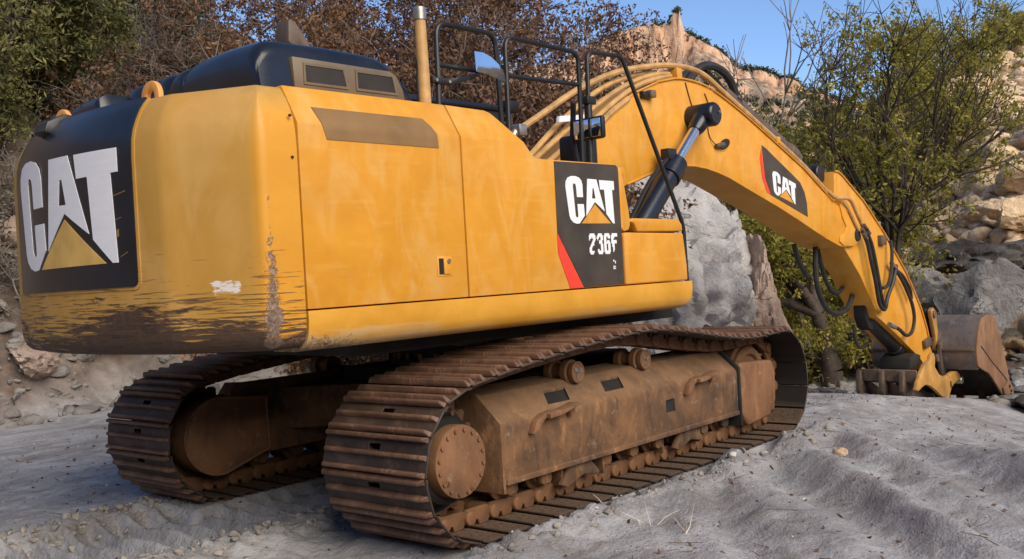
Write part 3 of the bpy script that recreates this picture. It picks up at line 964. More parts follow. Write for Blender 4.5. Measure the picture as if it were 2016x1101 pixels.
# nose boss plate with its weld line
nose = [(6.50, 2.28), (6.57, 2.10), (6.68, 1.98), (6.60, 1.90), (6.46, 1.86), (6.44, 1.79), (6.56, 1.73), (6.86, 1.722), (7.03, 1.775), (7.09, 1.87), (7.07, 1.97), (6.98, 2.035), (6.70, 2.19)]
up('nose_plate', G().prism(nose, -0.268, -0.245, 'y'), M['yellow_boom'], 0.008, parent=boom)
up('nose_pin', G().cyl((6.985, -0.285, 1.865), (6.985, -0.24, 1.865), 0.085, n=20, cham=0.008), M['dark'], parent=boom)
up('splice_plate', G().prism([(6.02, 2.44), (6.18, 2.36), (6.13, 1.835), (5.93, 1.895)], -0.2545, -0.247, 'y'), M['yellow'], 0.002, parent=boom)
# boom decal
bd = flat_decal([(4.503, 2.937), (4.60, 2.905), (4.868, 2.783), (5.20, 2.635), (5.428, 2.528), (5.53, 2.41), (5.575, 2.28), (5.583, 2.109), (4.665, 2.362), (4.55, 2.56)], -0.25, M['decal'], 'badge_panel', boom, 0.005)
flat_decal([(4.488, 2.900), (4.540, 2.558), (4.655, 2.365), (4.575, 2.388), (4.478, 2.55), (4.445, 2.79)], -0.25, M['red'], 'red_stripe', boom, 0.005)
bo, bu, bv = (4.70, 2.385), (0.58, -0.132), (0.02, 0.275)
logo(bd, lambda u, v, w: (bo[0] + bu[0] * u + bv[0] * v, -0.2552 - w, bo[1] + bu[1] * u + bv[1] * v), thick=0.002)
# work lamp socket, oval port and seam wire
lampb = up('boom_lamp', G().box(2.09, 2.235, -0.30, -0.25, 3.265, 3.325), M['black_satin'], 0.010, parent=boom)
up('boom_lamp', G().box(2.195, 2.285, -0.325, -0.25, 3.27, 3.345), M['taupe'], 0.010, parent=boom)
g = G()
g.prism([(3.66 + 0.115 * math.cos(a) * 1.0, 2.895 + 0.055 * math.sin(a) + 0.03 * math.cos(a)) for a in np.linspace(0, 2 * math.pi, 20)[:-1]], -0.2535, -0.249, 'y')
up('boom_port', g, M['dark'], parent=boom)
up('boom_port_rim', G().tube([(3.66 + 0.125 * math.cos(a), -0.254, 2.895 + 0.063 * math.sin(a) + 0.03 * math.cos(a)) for a in np.linspace(0, 2 * math.pi, 24)], 0.006, 6), M['yellow_boom'], parent=boom)
up('plug_socket', G().tube([(3.44, -0.28, 2.865), (3.52, -0.29, 2.875), (3.585, -0.285, 2.885)], [0.022, 0.03, 0.03], 10), M['tine'], parent=boom)
up('lamp_wire', G().tube(curve([(2.93, -0.258, 3.50), (2.97, -0.258, 3.40), (3.02, -0.258, 3.29), (3.06, -0.262, 3.22)]), 0.0055, 5), M['rubber'], parent=boom)
up('lamp_wire', G().tube(curve([(3.30, -0.258, 3.42), (3.37, -0.258, 3.30), (3.38, -0.258, 3.18), (3.33, -0.258, 3.06), (3.36, -0.26, 2.95), (3.44, -0.28, 2.87)]), 0.0055, 5), M['rubber'], parent=boom)
# boom cylinders, one each side; the left one is a copy
def boom_cyl():
    p = Vector((3.00, -0.41, 3.135))
    base = Vector((1.22, -0.41, 1.52))
    ax = (p - base).normalized()
    head = base + ax * 1.64
    b = up('boom_cylinder', G().lathe(base, ax, [(0, 0.11), (1.40, 0.11), (1.41, 0.128), (1.56, 0.128), (1.57, 0.118), (1.64, 0.118), (1.64, 0.06)], 24), M['black'])
    up('cylinder_rod', G().cyl(head - ax * 0.05, p - ax * 0.05, 0.058, n=20), M['chrome'], parent=b)
    up('rod_eye', G().lathe(p - Vector((0, 0.155, 0)), (0, 1, 0), [(0, 0.0), (0, 0.10), (0.012, 0.115), (0.03, 0.125), (0.30, 0.125)], 24), M['black'], parent=b)
    up('rod_neck', G().lathe(p - ax * 0.26, ax, [(0, 0.066), (0.05, 0.085), (0.16, 0.10), (0.24, 0.10)], 16), M['black'], parent=b)
    up('pin_bolt', G().cyl(p + Vector((0.05, -0.168, 0.02)), p + Vector((0.05, -0.15, 0.02)), 0.016, n=8), M['steel'], parent=b)
    up('cylinder_tube', G().tube(curve([tuple(head - ax * 0.1 + Vector((-0.08, -0.02, 0.12))), tuple(head - ax * 0.5 + Vector((-0.14, -0.02, 0.13))), tuple(head - ax * 1.1 + Vector((-0.10, -0.02, 0.10)))]), 0.022, 8), M['black_satin'], parent=b)
    up('tube_block', G().box(head.x - 0.20, head.x - 0.05, head.y - 0.05, head.y + 0.05, head.z + 0.02, head.z + 0.13), M['black_satin'], 0.01, parent=b)
    return b
boom_cyl()
far_b = G().lathe((1.22, 0.41, 1.52), Vector((1.78, 0, 1.615)), [(0, 0.11), (1.56, 0.128), (1.64, 0.118)], 20)
fb = up('boom_cylinder', far_b, M['black'])
up('cylinder_rod', G().cyl((2.3, 0.41, 2.50), (3.0, 0.41, 3.135), 0.058, n=16), M['chrome'], parent=fb)
# steel oil lines along the boom top
def line(name, pts, r, mat=None, par=None, n=6):
    return up(name, G().tube(curve(pts, n), r, 8), mat or M['tube'], parent=par)
line('oil_pipe', [(0.40, -0.10, 2.83), (0.72, -0.10, 2.99), (1.30, -0.12, 3.29), (1.85, -0.16, 3.50), (2.35, -0.20, 3.61), (2.72, -0.22, 3.66), (3.05, -0.23, 3.67), (3.35, -0.24, 3.62), (3.75, -0.245, 3.46), (4.6, -0.245, 3.13), (5.5, -0.245, 2.765), (6.15, -0.25, 2.44)], 0.030)
line('oil_pipe', [(0.20, -0.16, 2.36), (0.90, -0.16, 2.80), (1.60, -0.18, 3.21), (2.05, -0.20, 3.42), (2.45, -0.21, 3.535), (2.70, -0.21, 3.57)], 0.026)
line('oil_pipe', [(0.28, -0.20, 2.32), (0.95, -0.20, 2.72), (1.62, -0.22, 3.14), (2.03, -0.235, 3.36), (2.40, -0.24, 3.48), (2.68, -0.24, 3.54)], 0.026)
line('oil_pipe', [(0.32, -0.08, 2.42), (1.0, -0.08, 2.93), (1.6, -0.10, 3.30), (2.1, -0.12, 3.49), (2.55, -0.14, 3.58)], 0.028)
line('oil_pipe', [(0.45, -0.24, 2.30), (1.05, -0.245, 2.68), (1.55, -0.25, 3.04), (1.9, -0.25, 3.235)], 0.030)
line('oil_pipe', [(3.75, -0.20, 3.475), (4.6, -0.20, 3.145), (5.5, -0.20, 2.78), (6.05, -0.20, 2.55)], 0.026)
up('pipe_clamp', G().box(2.78, 2.88, -0.26, -0.04, 3.53, 3.64), M['yellow_boom'], 0.008)
up('pipe_clamp', G().box(4.86, 4.94, -0.275, -0.15, 2.98, 3.06), M['yellow_boom'], 0.008)
up('pipe_elbow', G().tube(curve([(0.16, -0.10, 2.46), (0.27, -0.10, 2.66), (0.40, -0.10, 2.83)]), 0.036, 10), M['steel'])
up('pipe_flange', G().box(0.40, 0.50, -0.16, -0.04, 2.80, 2.90), M['steel'], 0.01)
up('hose_clamp_bar', G().prism([(0.85, 2.93), (0.87, 2.99), (1.22, 3.03), (1.22, 2.98)], -0.235, -0.19, 'y'), M['white'], 0.006)
up('pipe_bracket', G().box(-0.52, -0.46, -0.62, -0.56, 2.30, 2.62), M['tube'], 0.008)
up('pipe_bracket', G().box(-0.74, -0.66, -0.60, -0.54, 2.30, 2.55), M['tube'], 0.008)
line('big_hose', [(3.35, 0.02, 3.53), (3.62, 0.02, 3.76), (3.88, 0.02, 3.84), (4.14, 0.02, 3.82), (4.34, 0.02, 3.72), (4.46, 0.02, 3.56)], 0.048, M['rubber'])
line('big_hose', [(3.28, 0.10, 3.53), (3.52, 0.10, 3.72), (3.80, 0.10, 3.78), (4.06, 0.10, 3.74), (4.28, 0.10, 3.62)], 0.040, M['rubber'])
up('hose_fitting', G().box(4.28, 4.48, -0.06, 0.14, 3.36, 3.52), M['black_satin'], 0.02)
# stick cylinder lying on the boom
a = Vector((4.15, 0.05, 3.55))
b = Vector((6.38, 0.05, 2.70))
ax = (b - a).normalized()
scyl = up('stick_cylinder', G().lathe(a, ax, [(0, 0.09), (0.05, 0.112), (1.62, 0.112), (1.63, 0.128), (1.80, 0.128), (1.81, 0.11), (1.9, 0.11), (1.9, 0.06)], 22), M['tine'])
up('cylinder_rod', G().cyl(a + ax * 1.88, b, 0.062, n=16), M['black_satin'], parent=scyl)
up('rod_eye', G().cyl((6.40, -0.08, 2.695), (6.40, 0.18, 2.695), 0.125, n=20, cham=0.012), M['black_satin'], parent=scyl)
# ------------------------------------------------------------------ stick
stick_poly = [(6.495, 2.711), (6.60, 2.712), (6.716, 2.672), (7.356, 2.342), (8.048, 1.874), (8.763, 1.296), (9.268, 0.739), (9.46, 0.42), (9.564, 0.163), (9.70, -0.03), (9.72, -0.13),
              (9.64, -0.215), (9.50, -0.22), (9.30, -0.12), (9.157, -0.016), (8.45, 0.345), (7.80, 0.655), (7.64, 0.72), (7.57, 0.86), (7.152, 1.316), (6.698, 1.692), (6.42, 1.90), (6.40, 2.2), (6.47, 2.45)]
stick = up('stick', G().prism(stick_poly, -0.21, 0.21, 'y'), M['yellow_boom'], 0.008)
lug = [(6.52, 2.30), (6.44, 2.52), (6.46, 2.72), (6.56, 2.80), (6.70, 2.82), (6.86, 2.76), (6.98, 2.62), (7.05, 2.46)]
up('cylinder_lug', G().prism(lug, 0.075, 0.13, 'y'), M['yellow_boom'], 0.012, parent=stick)
topedge = stick_poly[2:9]
up('weld_rim', G().tube([(x, -0.222, z + 0.005) for x, z in stick_poly[0:9]], 0.012, 6), M['yellow_boom'], parent=stick)
up('pin_boss', G().cyl((9.60, -0.245, -0.10), (9.60, -0.20, -0.10), 0.075, n=16, cham=0.01), M['thumb'], parent=stick)
up('stop_block', G().prism([(9.27, 0.12), (9.52, 0.15), (9.50, 0.28), (9.25, 0.24)], -0.27, -0.20, 'y'), M['tine'], 0.01, parent=stick)
# hoses over the stick
hy = -0.285
line('oil_pipe', [(6.15, -0.27, 2.44), (6.35, -0.28, 2.36), (6.60, -0.285, 2.36), (6.80, hy, 2.33), (6.95, hy, 2.18), (7.10, hy, 2.02), (7.17, hy, 1.95)], 0.026)
line('oil_pipe', [(6.55, hy, 2.31), (6.72, hy, 2.20), (6.88, hy, 2.04), (7.00, hy, 1.93)], 0.022)
for dx, dz in ((0.0, 0.0), (0.07, 0.05), (0.13, 0.01), (0.03, -0.06)):
    up('hose_fitting', G().cyl((7.00 + dx, hy - 0.045, 1.95 + dz), (7.12 + dx, hy - 0.045, 1.87 + dz), 0.026, n=8), M['tine'])
line('hose', [(7.05, hy - .03, 1.92), (7.17, hy - .04, 1.75), (7.24, hy - .05, 1.50), (7.34, hy - .05, 1.25), (7.42, hy - .04, 1.04), (7.50, hy - .03, 0.90), (7.66, hy - .02, 0.82), (7.80, hy, 0.87)], 0.028, M['rubber'])
line('hose', [(7.15, hy - .03, 1.94), (7.30, hy - .04, 1.74), (7.38, hy - .05, 1.48), (7.46, hy - .05, 1.22), (7.54, hy - .04, 1.02), (7.70, hy - .02, 0.85), (7.86, hy, 0.99), (8.00, hy - .02, 1.16), (8.12, hy - .02, 1.32), (8.22, hy, 1.42)], 0.028, M['rubber'])
line('hose', [(7.62, hy - .02, 1.12), (7.80, hy - .03, 1.15), (7.93, hy - .03, 1.28), (8.00, hy - .03, 1.48), (8.05, hy - .02, 1.66), (8.06, hy, 1.78)], 0.026, M['rubber'])
line('hose', [(8.10, hy, 1.42), (8.28, hy - .03, 1.25), (8.46, hy - .04, 1.06), (8.62, hy - .05, 0.83), (8.67, hy - .05, 0.62), (8.58, hy - .04, 0.44), (8.38, hy - .03, 0.40), (8.17, hy - .02, 0.50), (8.02, hy, 0.56)], 0.026, M['rubber'])
line('hose', [(8.20, hy, 1.36), (8.40, hy - .02, 1.26), (8.64, hy - .02, 1.06), (8.74, hy, 0.92)], 0.024, M['rubber'])
up('hose_fitting', G().cyl((7.86, hy, 0.60), (8.06, hy, 0.545), 0.034, n=10), M['steel'])
up('hose_fitting', G().cyl((8.06, hy, 1.46), (8.20, hy, 1.36), 0.036, n=10), M['steel'])
up('pipe_block', G().box(7.80, 7.98, -0.27, -0.20, 1.72, 1.86), M['tine'], 0.012)
up('hose_fitting', G().cyl((8.03, -0.12, 1.90), (8.03, -0.12, 2.06), 0.05, n=10), M['steel'])
# hoses hanging below the boom tip
line('hanging_hose', [(6.32, 0.02, 1.74), (6.29, 0.02, 1.45), (6.33, 0.02, 1.18), (6.50, 0.02, 0.96), (6.74, 0.02, 0.84), (7.02, 0.02, 0.83), (7.24, 0.02, 0.90), (7.38, 0.02, 1.04)], 0.036, M['rubber'])
line('hanging_hose', [(6.55, 0.10, 1.70), (6.64, 0.10, 1.48), (6.76, 0.10, 1.27), (6.92, 0.10, 1.13), (7.10, 0.10, 1.10), (7.26, 0.10, 1.16)], 0.032, M['rubber'])
line('hanging_hose', [(5.92, 0.12, 1.78), (6.02, 0.12, 1.58), (6.20, 0.12, 1.40), (6.30, 0.12, 1.32)], 0.034, M['rubber'])
# bucket cylinder on the upper face of the stick
a = Vector((7.75, 0.0, 2.30))
b = Vector((9.72, 0.0, 0.66))
ax = (b - a).normalized()
bc = up('bucket_cylinder', G().lathe(a, ax, [(0, 0.08), (0.05, 0.10), (1.62, 0.10), (1.64, 0.115), (1.78, 0.115), (1.78, 0.055)], 20), M['black_satin'])
up('cylinder_rod', G().cyl(a + ax * 1.75, b, 0.055, n=16), M['black_satin'], parent=bc)
up('rod_eye', G().cyl((9.76, -0.11, 0.60), (9.76, 0.11, 0.60), 0.115, n=18), M['black_satin'], parent=bc)
# bucket links
link1 = [(9.70, 0.67), (9.80, 0.72), (9.90, 0.66), (9.94, 0.40), (9.99, 0.22), (9.98, 0.02), (9.90, -0.03), (9.82, 0.03), (9.84, 0.25), (9.76, 0.46)]
for y0, y1 in ((-0.215, -0.15), (0.15, 0.215)):
    lk = up('bucket_link', G().prism(link1, y0, y1, 'y'), M['thumb'], 0.012)
    up('link_pin', G().cyl((9.80, y0 - 0.03, 0.61), (9.80, y1 + 0.02, 0.61), 0.06, n=16, cham=0.008), M['tine'], parent=lk)
up('power_link', G().prism([(9.70, 0.70), (9.84, 0.70), (10.02, 0.30), (10.16, 0.05), (10.08, -0.12), (9.96, -0.08), (9.85, 0.20)], -0.12, 0.12, 'y'), M['dark'], 0.015)
up('power_link', G().prism([(9.46, 0.02), (9.60, 0.10), (9.92, -0.06), (10.0, -0.20), (9.90, -0.30), (9.62, -0.16)], -0.185, -0.12, 'y'), M['dark'], 0.012)
up('link_fitting', G().cyl((9.74, -0.25, -0.01), (9.77, -0.25, -0.12), 0.028, n=8), M['steel'])
# ------------------------------------------------------------------ bucket
shell_path = [(9.93, -0.26), (9.855, -0.16), (9.83, -0.03), (9.86, 0.13), (9.93, 0.29), (10.03, 0.43), (10.15, 0.515), (10.33, 0.55), (10.52, 0.553), (10.68, 0.535), (10.79, 0.48), (10.90, 0.34), (11.02, 0.14), (11.16, -0.14), (11.33, -0.51), (11.46, -0.86)]
def ribbon(path, y0, y1, th, name, mat, parent=None, bevel=0.004):
    inn = offset_poly_open(path, th)
    g = G()
    n = len(path)
    vs = [(x, y, z) for y in (y0, y1) for x, z in path] + [(x, y, z) for y in (y0, y1) for x, z in inn]
    fs = []
    for i in range(n - 1):
        fs.append((i, i + 1, n + i + 1, n + i))
        fs.append((2 * n + i, 3 * n + i, 3 * n + i + 1, 2 * n + i + 1))
        fs.append((i, 2 * n + i, 2 * n + i + 1, i + 1))
        fs.append((n + i, n + i + 1, 3 * n + i + 1, 3 * n + i))
    fs.append((0, n, 3 * n, 2 * n))
    fs.append((n - 1, 3 * n - 1, 4 * n - 1, 2 * n - 1))
    g.add(vs, fs)
    return up(name, g, mat, 0, parent=parent, angle=40)
def offset_poly_open(path, d):
    out = []
    for i in range(len(path)):
        a, c = path[max(0, i - 1)], path[min(len(path) - 1, i + 1)]
        t = Vector((c[0] - a[0], c[1] - a[1])).normalized()
        out.append((path[i][0] + t.y * d, path[i][1] - t.x * d))
    return out
bucket = ribbon(shell_path, -0.785, 0.80, 0.03, 'bucket', M['bucket'])
side_out = [(9.87, -0.20)] + shell_path[1:] + [(11.42, -0.96), (11.25, -0.93), (11.01, -0.80), (10.70, -0.58), (10.36, -0.36), (10.10, -0.28)]
for y0, y1 in ((-0.815, -0.785), (0.80, 0.83)):
    sp = up('bucket_side_plate', G().prism(side_out, y0, y1, 'y'), M['bucket_side'], 0.005, parent=bucket)
up('wear_strip', G().tube([(10.02, -0.818, 0.10), (10.45, -0.818, -0.16), (10.95, -0.818, -0.42), (11.28, -0.818, -0.60)], 0.012, 6), M['tine'], parent=bucket)
up('wear_plate', G().prism([(9.835, 0.04), (9.835, 0.075), (9.80, 0.075), (9.80, 0.04)], -0.78, 0.795, 'y'), M['tine'], 0.004, parent=bucket)
cut = up('side_cutter', G().prism([(11.08, -0.62), (11.22, -0.56), (11.36, -0.66), (11.47, -0.86), (11.50, -1.03), (11.40, -1.05), (11.27, -0.92), (11.12, -0.80), (10.96, -0.76), (10.92, -0.66)], -0.85, -0.815, 'y'), M['bucket_side'], 0.008, parent=bucket)
for (bx, bz) in ((11.20, -0.66), (11.27, -0.74), (11.33, -0.84), (11.24, -0.80)):
    up('cutter_bolt', G().cyl((bx, -0.866, bz), (bx, -0.845, bz), 0.024, n=8), M['dark'], parent=bucket)
for k, y in enumerate(np.linspace(-0.72, 0.72, 5)):
    up('bucket_tooth', G().prism([(11.38, -0.74), (11.50, -0.80), (11.53, -1.06), (11.47, -1.08), (11.38, -0.92)], y - 0.055, y + 0.055, 'y'), M['bucket_side'], 0.012, parent=bucket)
ear = [(9.83, 0.10), (9.83, -0.26), (9.96, -0.40), (10.08, -0.34), (10.02, -0.05), (9.96, 0.16), (9.86, 0.24), (9.76, 0.20), (9.74, 0.12)]
ear = [(9.92, 0.22), (9.80, 0.14), (9.77, -0.06), (9.80, -0.36), (9.88, -0.46), (9.98, -0.44), (10.06, -0.22), (10.02, 0.10)]
for y0, y1 in ((-0.30, -0.235), (0.235, 0.30)):
    er = up('bucket_ear', G().prism(ear, y0, y1, 'y'), M['tine'], 0.012, parent=bucket)
    up('ear_pin', G().cyl((9.90, y0 - 0.02, 0.06), (9.90, y1 + 0.01, 0.06), 0.05, n=14, cham=0.006), M['thumb'], parent=bucket)
# ------------------------------------------------------------------ thumb with four tines
def tine_poly(x0):
    return [(8.86, 0.00), (8.62, -0.045), (8.48, -0.14), (8.33, -0.27), (8.24, -0.37), (8.33, -0.40), (8.48, -0.36), (8.62, -0.34), (8.78, -0.37), (8.98, -0.45), (9.28, -0.60), (9.52, -0.66),
            (9.70, -0.50), (9.86, -0.45), (10.06, -0.42), (10.10, -0.36), (9.96, -0.29), (9.76, -0.27), (9.58, -0.30), (9.38, -0.31), (9.18, -0.25), (9.02, -0.12), (9.06, 0.02), (9.00, 0.09), (8.90, 0.07)]
thumb = up('thumb', G().prism(tine_poly(0), -0.47, -0.41, 'y'), M['thumb'], 0.012)
up('thumb_tip', G().cyl((10.08, -0.50, -0.44), (10.08, -0.38, -0.44), 0.060, n=12, cham=0.01), M['steel'], parent=thumb)
up('thumb_slot', G().prism([(9.62, -0.40), (9.66, -0.41), (9.67, -0.49), (9.64, -0.52), (9.61, -0.47)], -0.474, -0.468, 'y'), M['dark'], parent=thumb)
for y in (-0.215, 0.085, 0.425):
    tp = [(8.36, -0.13), (8.47, -0.12), (8.62, -0.30), (8.80, -0.36), (9.2, -0.52), (9.6, -0.6), (9.5, -0.66), (9.1, -0.62), (8.75, -0.53), (8.50, -0.50), (8.38, -0.50), (8.33, -0.42)]
    up('thumb_tine', G().prism(tp, y - 0.035, y + 0.035, 'y'), M['tine'], 0.01, parent=thumb)
up('thumb_crossplate', G().prism([(8.42, -0.12), (8.46, -0.105), (8.60, -0.30), (8.56, -0.32), (8.43, -0.28)], -0.41, 0.47, 'y'), M['tine'], 0.006, parent=thumb)
up('thumb_saddle', G().prism([(8.50, -0.11), (8.55, 0.05), (8.75, 0.11), (8.95, 0.06), (8.9, -0.08)], -0.30, 0.16, 'y'), M['dark'], 0.02, parent=thumb)
a = Vector((7.72, -0.02, 0.72))
b = Vector((9.0, -0.02, 0.02))
ax = (b - a).normalized()
tc = up('thumb_cylinder', G().lathe(a, ax, [(0, 0.08), (0.04, 0.105), (1.05, 0.105), (1.06, 0.12), (1.18, 0.12), (1.18, 0.06)], 20), M['black_satin'])
up('cylinder_rod', G().cyl(a + ax * 1.1, b, 0.05, n=14), M['black_satin'], parent=tc)
up('cylinder_bracket', G().prism([(7.54, 0.98), (7.70, 0.84), (7.82, 0.62), (7.76, 0.52), (7.64, 0.56), (7.54, 0.72)], -0.09, 0.09, 'y'), M['dark'], 0.02)
line('hose', [(7.55, 0.10, 0.62), (7.58, 0.10, 0.42), (7.72, 0.10, 0.28), (7.92, 0.10, 0.30)], 0.022, M['rubber'])
# ------------------------------------------------------------------ undercarriage
GAUGE, SHOE_W = 1.295, 0.876
XR, XF, ZC, RT = -2.02, 2.03, 0.522, 0.452
top_pts = [(2.10, 0.966), (1.75, 0.952), (1.40, 0.950), (0.965, 0.998), (0.56, 1.060), (0.19, 1.112), (-0.09, 1.138), (-0.36, 1.136), (-0.675, 1.118), (-0.97, 1.096),
           (-1.25, 1.072), (-1.50, 1.046), (-1.75, 1.018), (-1.95, 0.985)]
path = [(x, ZC - RT) for x in np.linspace(XR, XF, 40)]
path += [(XF + RT * math.sin(a), ZC - RT * math.cos(a)) for a in np.linspace(0.05, R(170), 40)]
path += [(p.x, p.y) for p in (Vector((v[0], v[2])) for v in curve([(x, 0, z) for x, z in top_pts], 6))]
path += [(XR + RT * math.sin(-a), ZC - RT * math.cos(a)) for a in np.linspace(R(172), 0.05, 40)]
path = np.array(path)
seg = np.linalg.norm(np.diff(np.vstack([path, path[:1]]), axis=0), axis=1)
cum = np.concatenate([[0], np.cumsum(seg)])
NSH = 49
def at_len(s):
    s = s % cum[-1]
    i = min(np.searchsorted(cum, s, side='right') - 1, len(path) - 1)
    t = (s - cum[i]) / max(seg[i], 1e-9)
    return path[i] * (1 - t) + path[(i + 1) % len(path)] * t
PITCH = cum[-1] / NSH

def shoe_geo():
    """one shoe: plate with a slot, three grouser bars; x along the track, z outward"""
    g = G()
    w = SHOE_W / 2
    hp = PITCH / 2
    xs = [-hp + 0.007, -0.058, -0.024, hp - 0.007]
    ys = [-w, -0.048, 0.048, w]
    th = 0.013
    idx = {}
    vs = []
    for i, x in enumerate(xs):
        for j, y in enumerate(ys):
            for z in (0, 1):
                zz = (0.0 if z else -th)
                if i == 0:
                    zz -= 0.014
                idx[(i, j, z)] = len(vs)
                vs.append((x, y, zz))
    fs = []
    for i in range(3):
        for j in range(3):
            if i == 1 and j == 1:
                continue
            fs.append((idx[i, j, 1], idx[i + 1, j, 1], idx[i + 1, j + 1, 1], idx[i, j + 1, 1]))
            fs.append((idx[i, j, 0], idx[i, j + 1, 0], idx[i + 1, j + 1, 0], idx[i + 1, j, 0]))
    for i in range(3):
        for j in (0, 3):
            fs.append((idx[i, j, 0], idx[i + 1, j, 0], idx[i + 1, j, 1], idx[i, j, 1]))
    for j in range(3):
        for i in (0, 3):
            fs.append((idx[i, j, 0], idx[i, j + 1, 0], idx[i, j + 1, 1], idx[i, j, 1]))
    for (a, b) in (((1, 1), (2, 1)), ((2, 1), (2, 2)), ((2, 2), (1, 2)), ((1, 2), (1, 1))):
        fs.append((idx[a[0], a[1], 0], idx[b[0], b[1], 0], idx[b[0], b[1], 1], idx[a[0], a[1], 1]))
    g.add(vs, fs)
    for xc, hgt in ((-hp + 0.012, 0.036), (-0.002, 0.032), (hp - 0.020, 0.036)):
        b, t = 0.017, 0.010
        y1, y2 = w - 0.006, w - 0.035
        q = [(xc - b, -y1, -0.002), (xc + b, -y1, -0.002), (xc + t, -y2, hgt), (xc - t, -y2, hgt)]
        q2 = [(x, -y, z) for x, y, z in q]
        g.add(q + q2, [(0, 1, 2, 3), (4, 7, 6, 5), (0, 4, 5, 1), (1, 5, 6, 2), (2, 6, 7, 3), (3, 7, 4, 0)])
    return g
def link_geo():
    g = G()
    hp = PITCH / 2
    for s in (-1, 1):
        y0, y1 = s * 0.085, s * 0.125
        poly = [(-hp - 0.03, -0.10), (-hp - 0.01, -0.122), (hp - 0.05, -0.122), (hp - 0.03, -0.105), (hp - 0.03, -0.05), (hp - 0.055, -0.013), (-0.02, -0.013), (-0.03, -0.05), (-0.06, -0.05), (-0.07, -0.013), (-hp + 0.0, -0.013), (-hp - 0.03, -0.05)]
        g.prism(poly, min(y0, y1), max(y0, y1), 'y')
    for xc in (-hp,):
        g.cyl((xc, -0.150, -0.072), (xc, 0.150, -0.072), 0.046, n=12, cham=0.006)
    return g
shoe_me = mesh_of(shoe_geo(), 'track_shoe', 0.0035, 1, True, 40)
shoe_me.materials.append(M['shoe'])
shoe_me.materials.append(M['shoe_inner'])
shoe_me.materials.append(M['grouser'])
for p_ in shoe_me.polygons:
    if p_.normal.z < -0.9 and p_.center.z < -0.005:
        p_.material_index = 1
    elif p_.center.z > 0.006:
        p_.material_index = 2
link_me = mesh_of(link_geo(), 'chain_link', 0.004, 1, True, 40)
link_me.materials.append(M['link'])
srng = random.Random(4)
for side in (-1, 1):
    for k in range(NSH):
        s = (k + 0.35 + 0.3 * (side > 0)) * PITCH
        p0 = at_len(s - PITCH / 2)
        p1 = at_len(s + PITCH / 2)
        pm = (p0 + p1) / 2
        a = math.atan2(p1[1] - p0[1], p1[0] - p0[0])
        # local x along travel, local z outward: the path runs bottom forward, so outward is to the right of travel
        X = Vector((math.cos(a), 0, math.sin(a)))
        Z = Vector((math.sin(a), 0, -math.cos(a)))
        Y = Z.cross(X)
        o = bpy.data.objects.new('track_shoe', shoe_me)
        COL.objects.link(o)
        o.parent = excavator
        jit = srng.uniform(-0.004, 0.004)
        o.matrix_local = Matrix(((X.x, Y.x, Z.x, pm[0] + Z.x * 0.012), (X.y, Y.y, Z.y, side * GAUGE + jit), (X.z, Y.z, Z.z, pm[1] + Z.z * 0.012), (0, 0, 0, 1)))
        l = bpy.data.objects.new('chain_link', link_me)
        COL.objects.link(l)
        l.parent = o

def boolean_cut(o, boxes):
    """cut real openings into a part"""
    g = G()
    for bx in boxes:
        g.prism(*bx)
    c = link('cutter', mesh_of(g, 'cutter', smooth=False))
    md = o.modifiers.new('cut', 'BOOLEAN')
    md.operation = 'DIFFERENCE'
    md.solver = 'EXACT'
    md.object = c
    c.matrix_world = o.matrix_world
    bpy.context.view_layer.update()
    dg = bpy.context.evaluated_depsgraph_get()
    me = bpy.data.meshes.new_from_object(o.evaluated_get(dg))
    o.modifiers.clear()
    o.data = me
    bpy.data.objects.remove(c)

def under(name, g, mat, bevel=0.0, parent=None, **kw):
    return part(name, g, mat, parent or excavator, bevel, **kw)

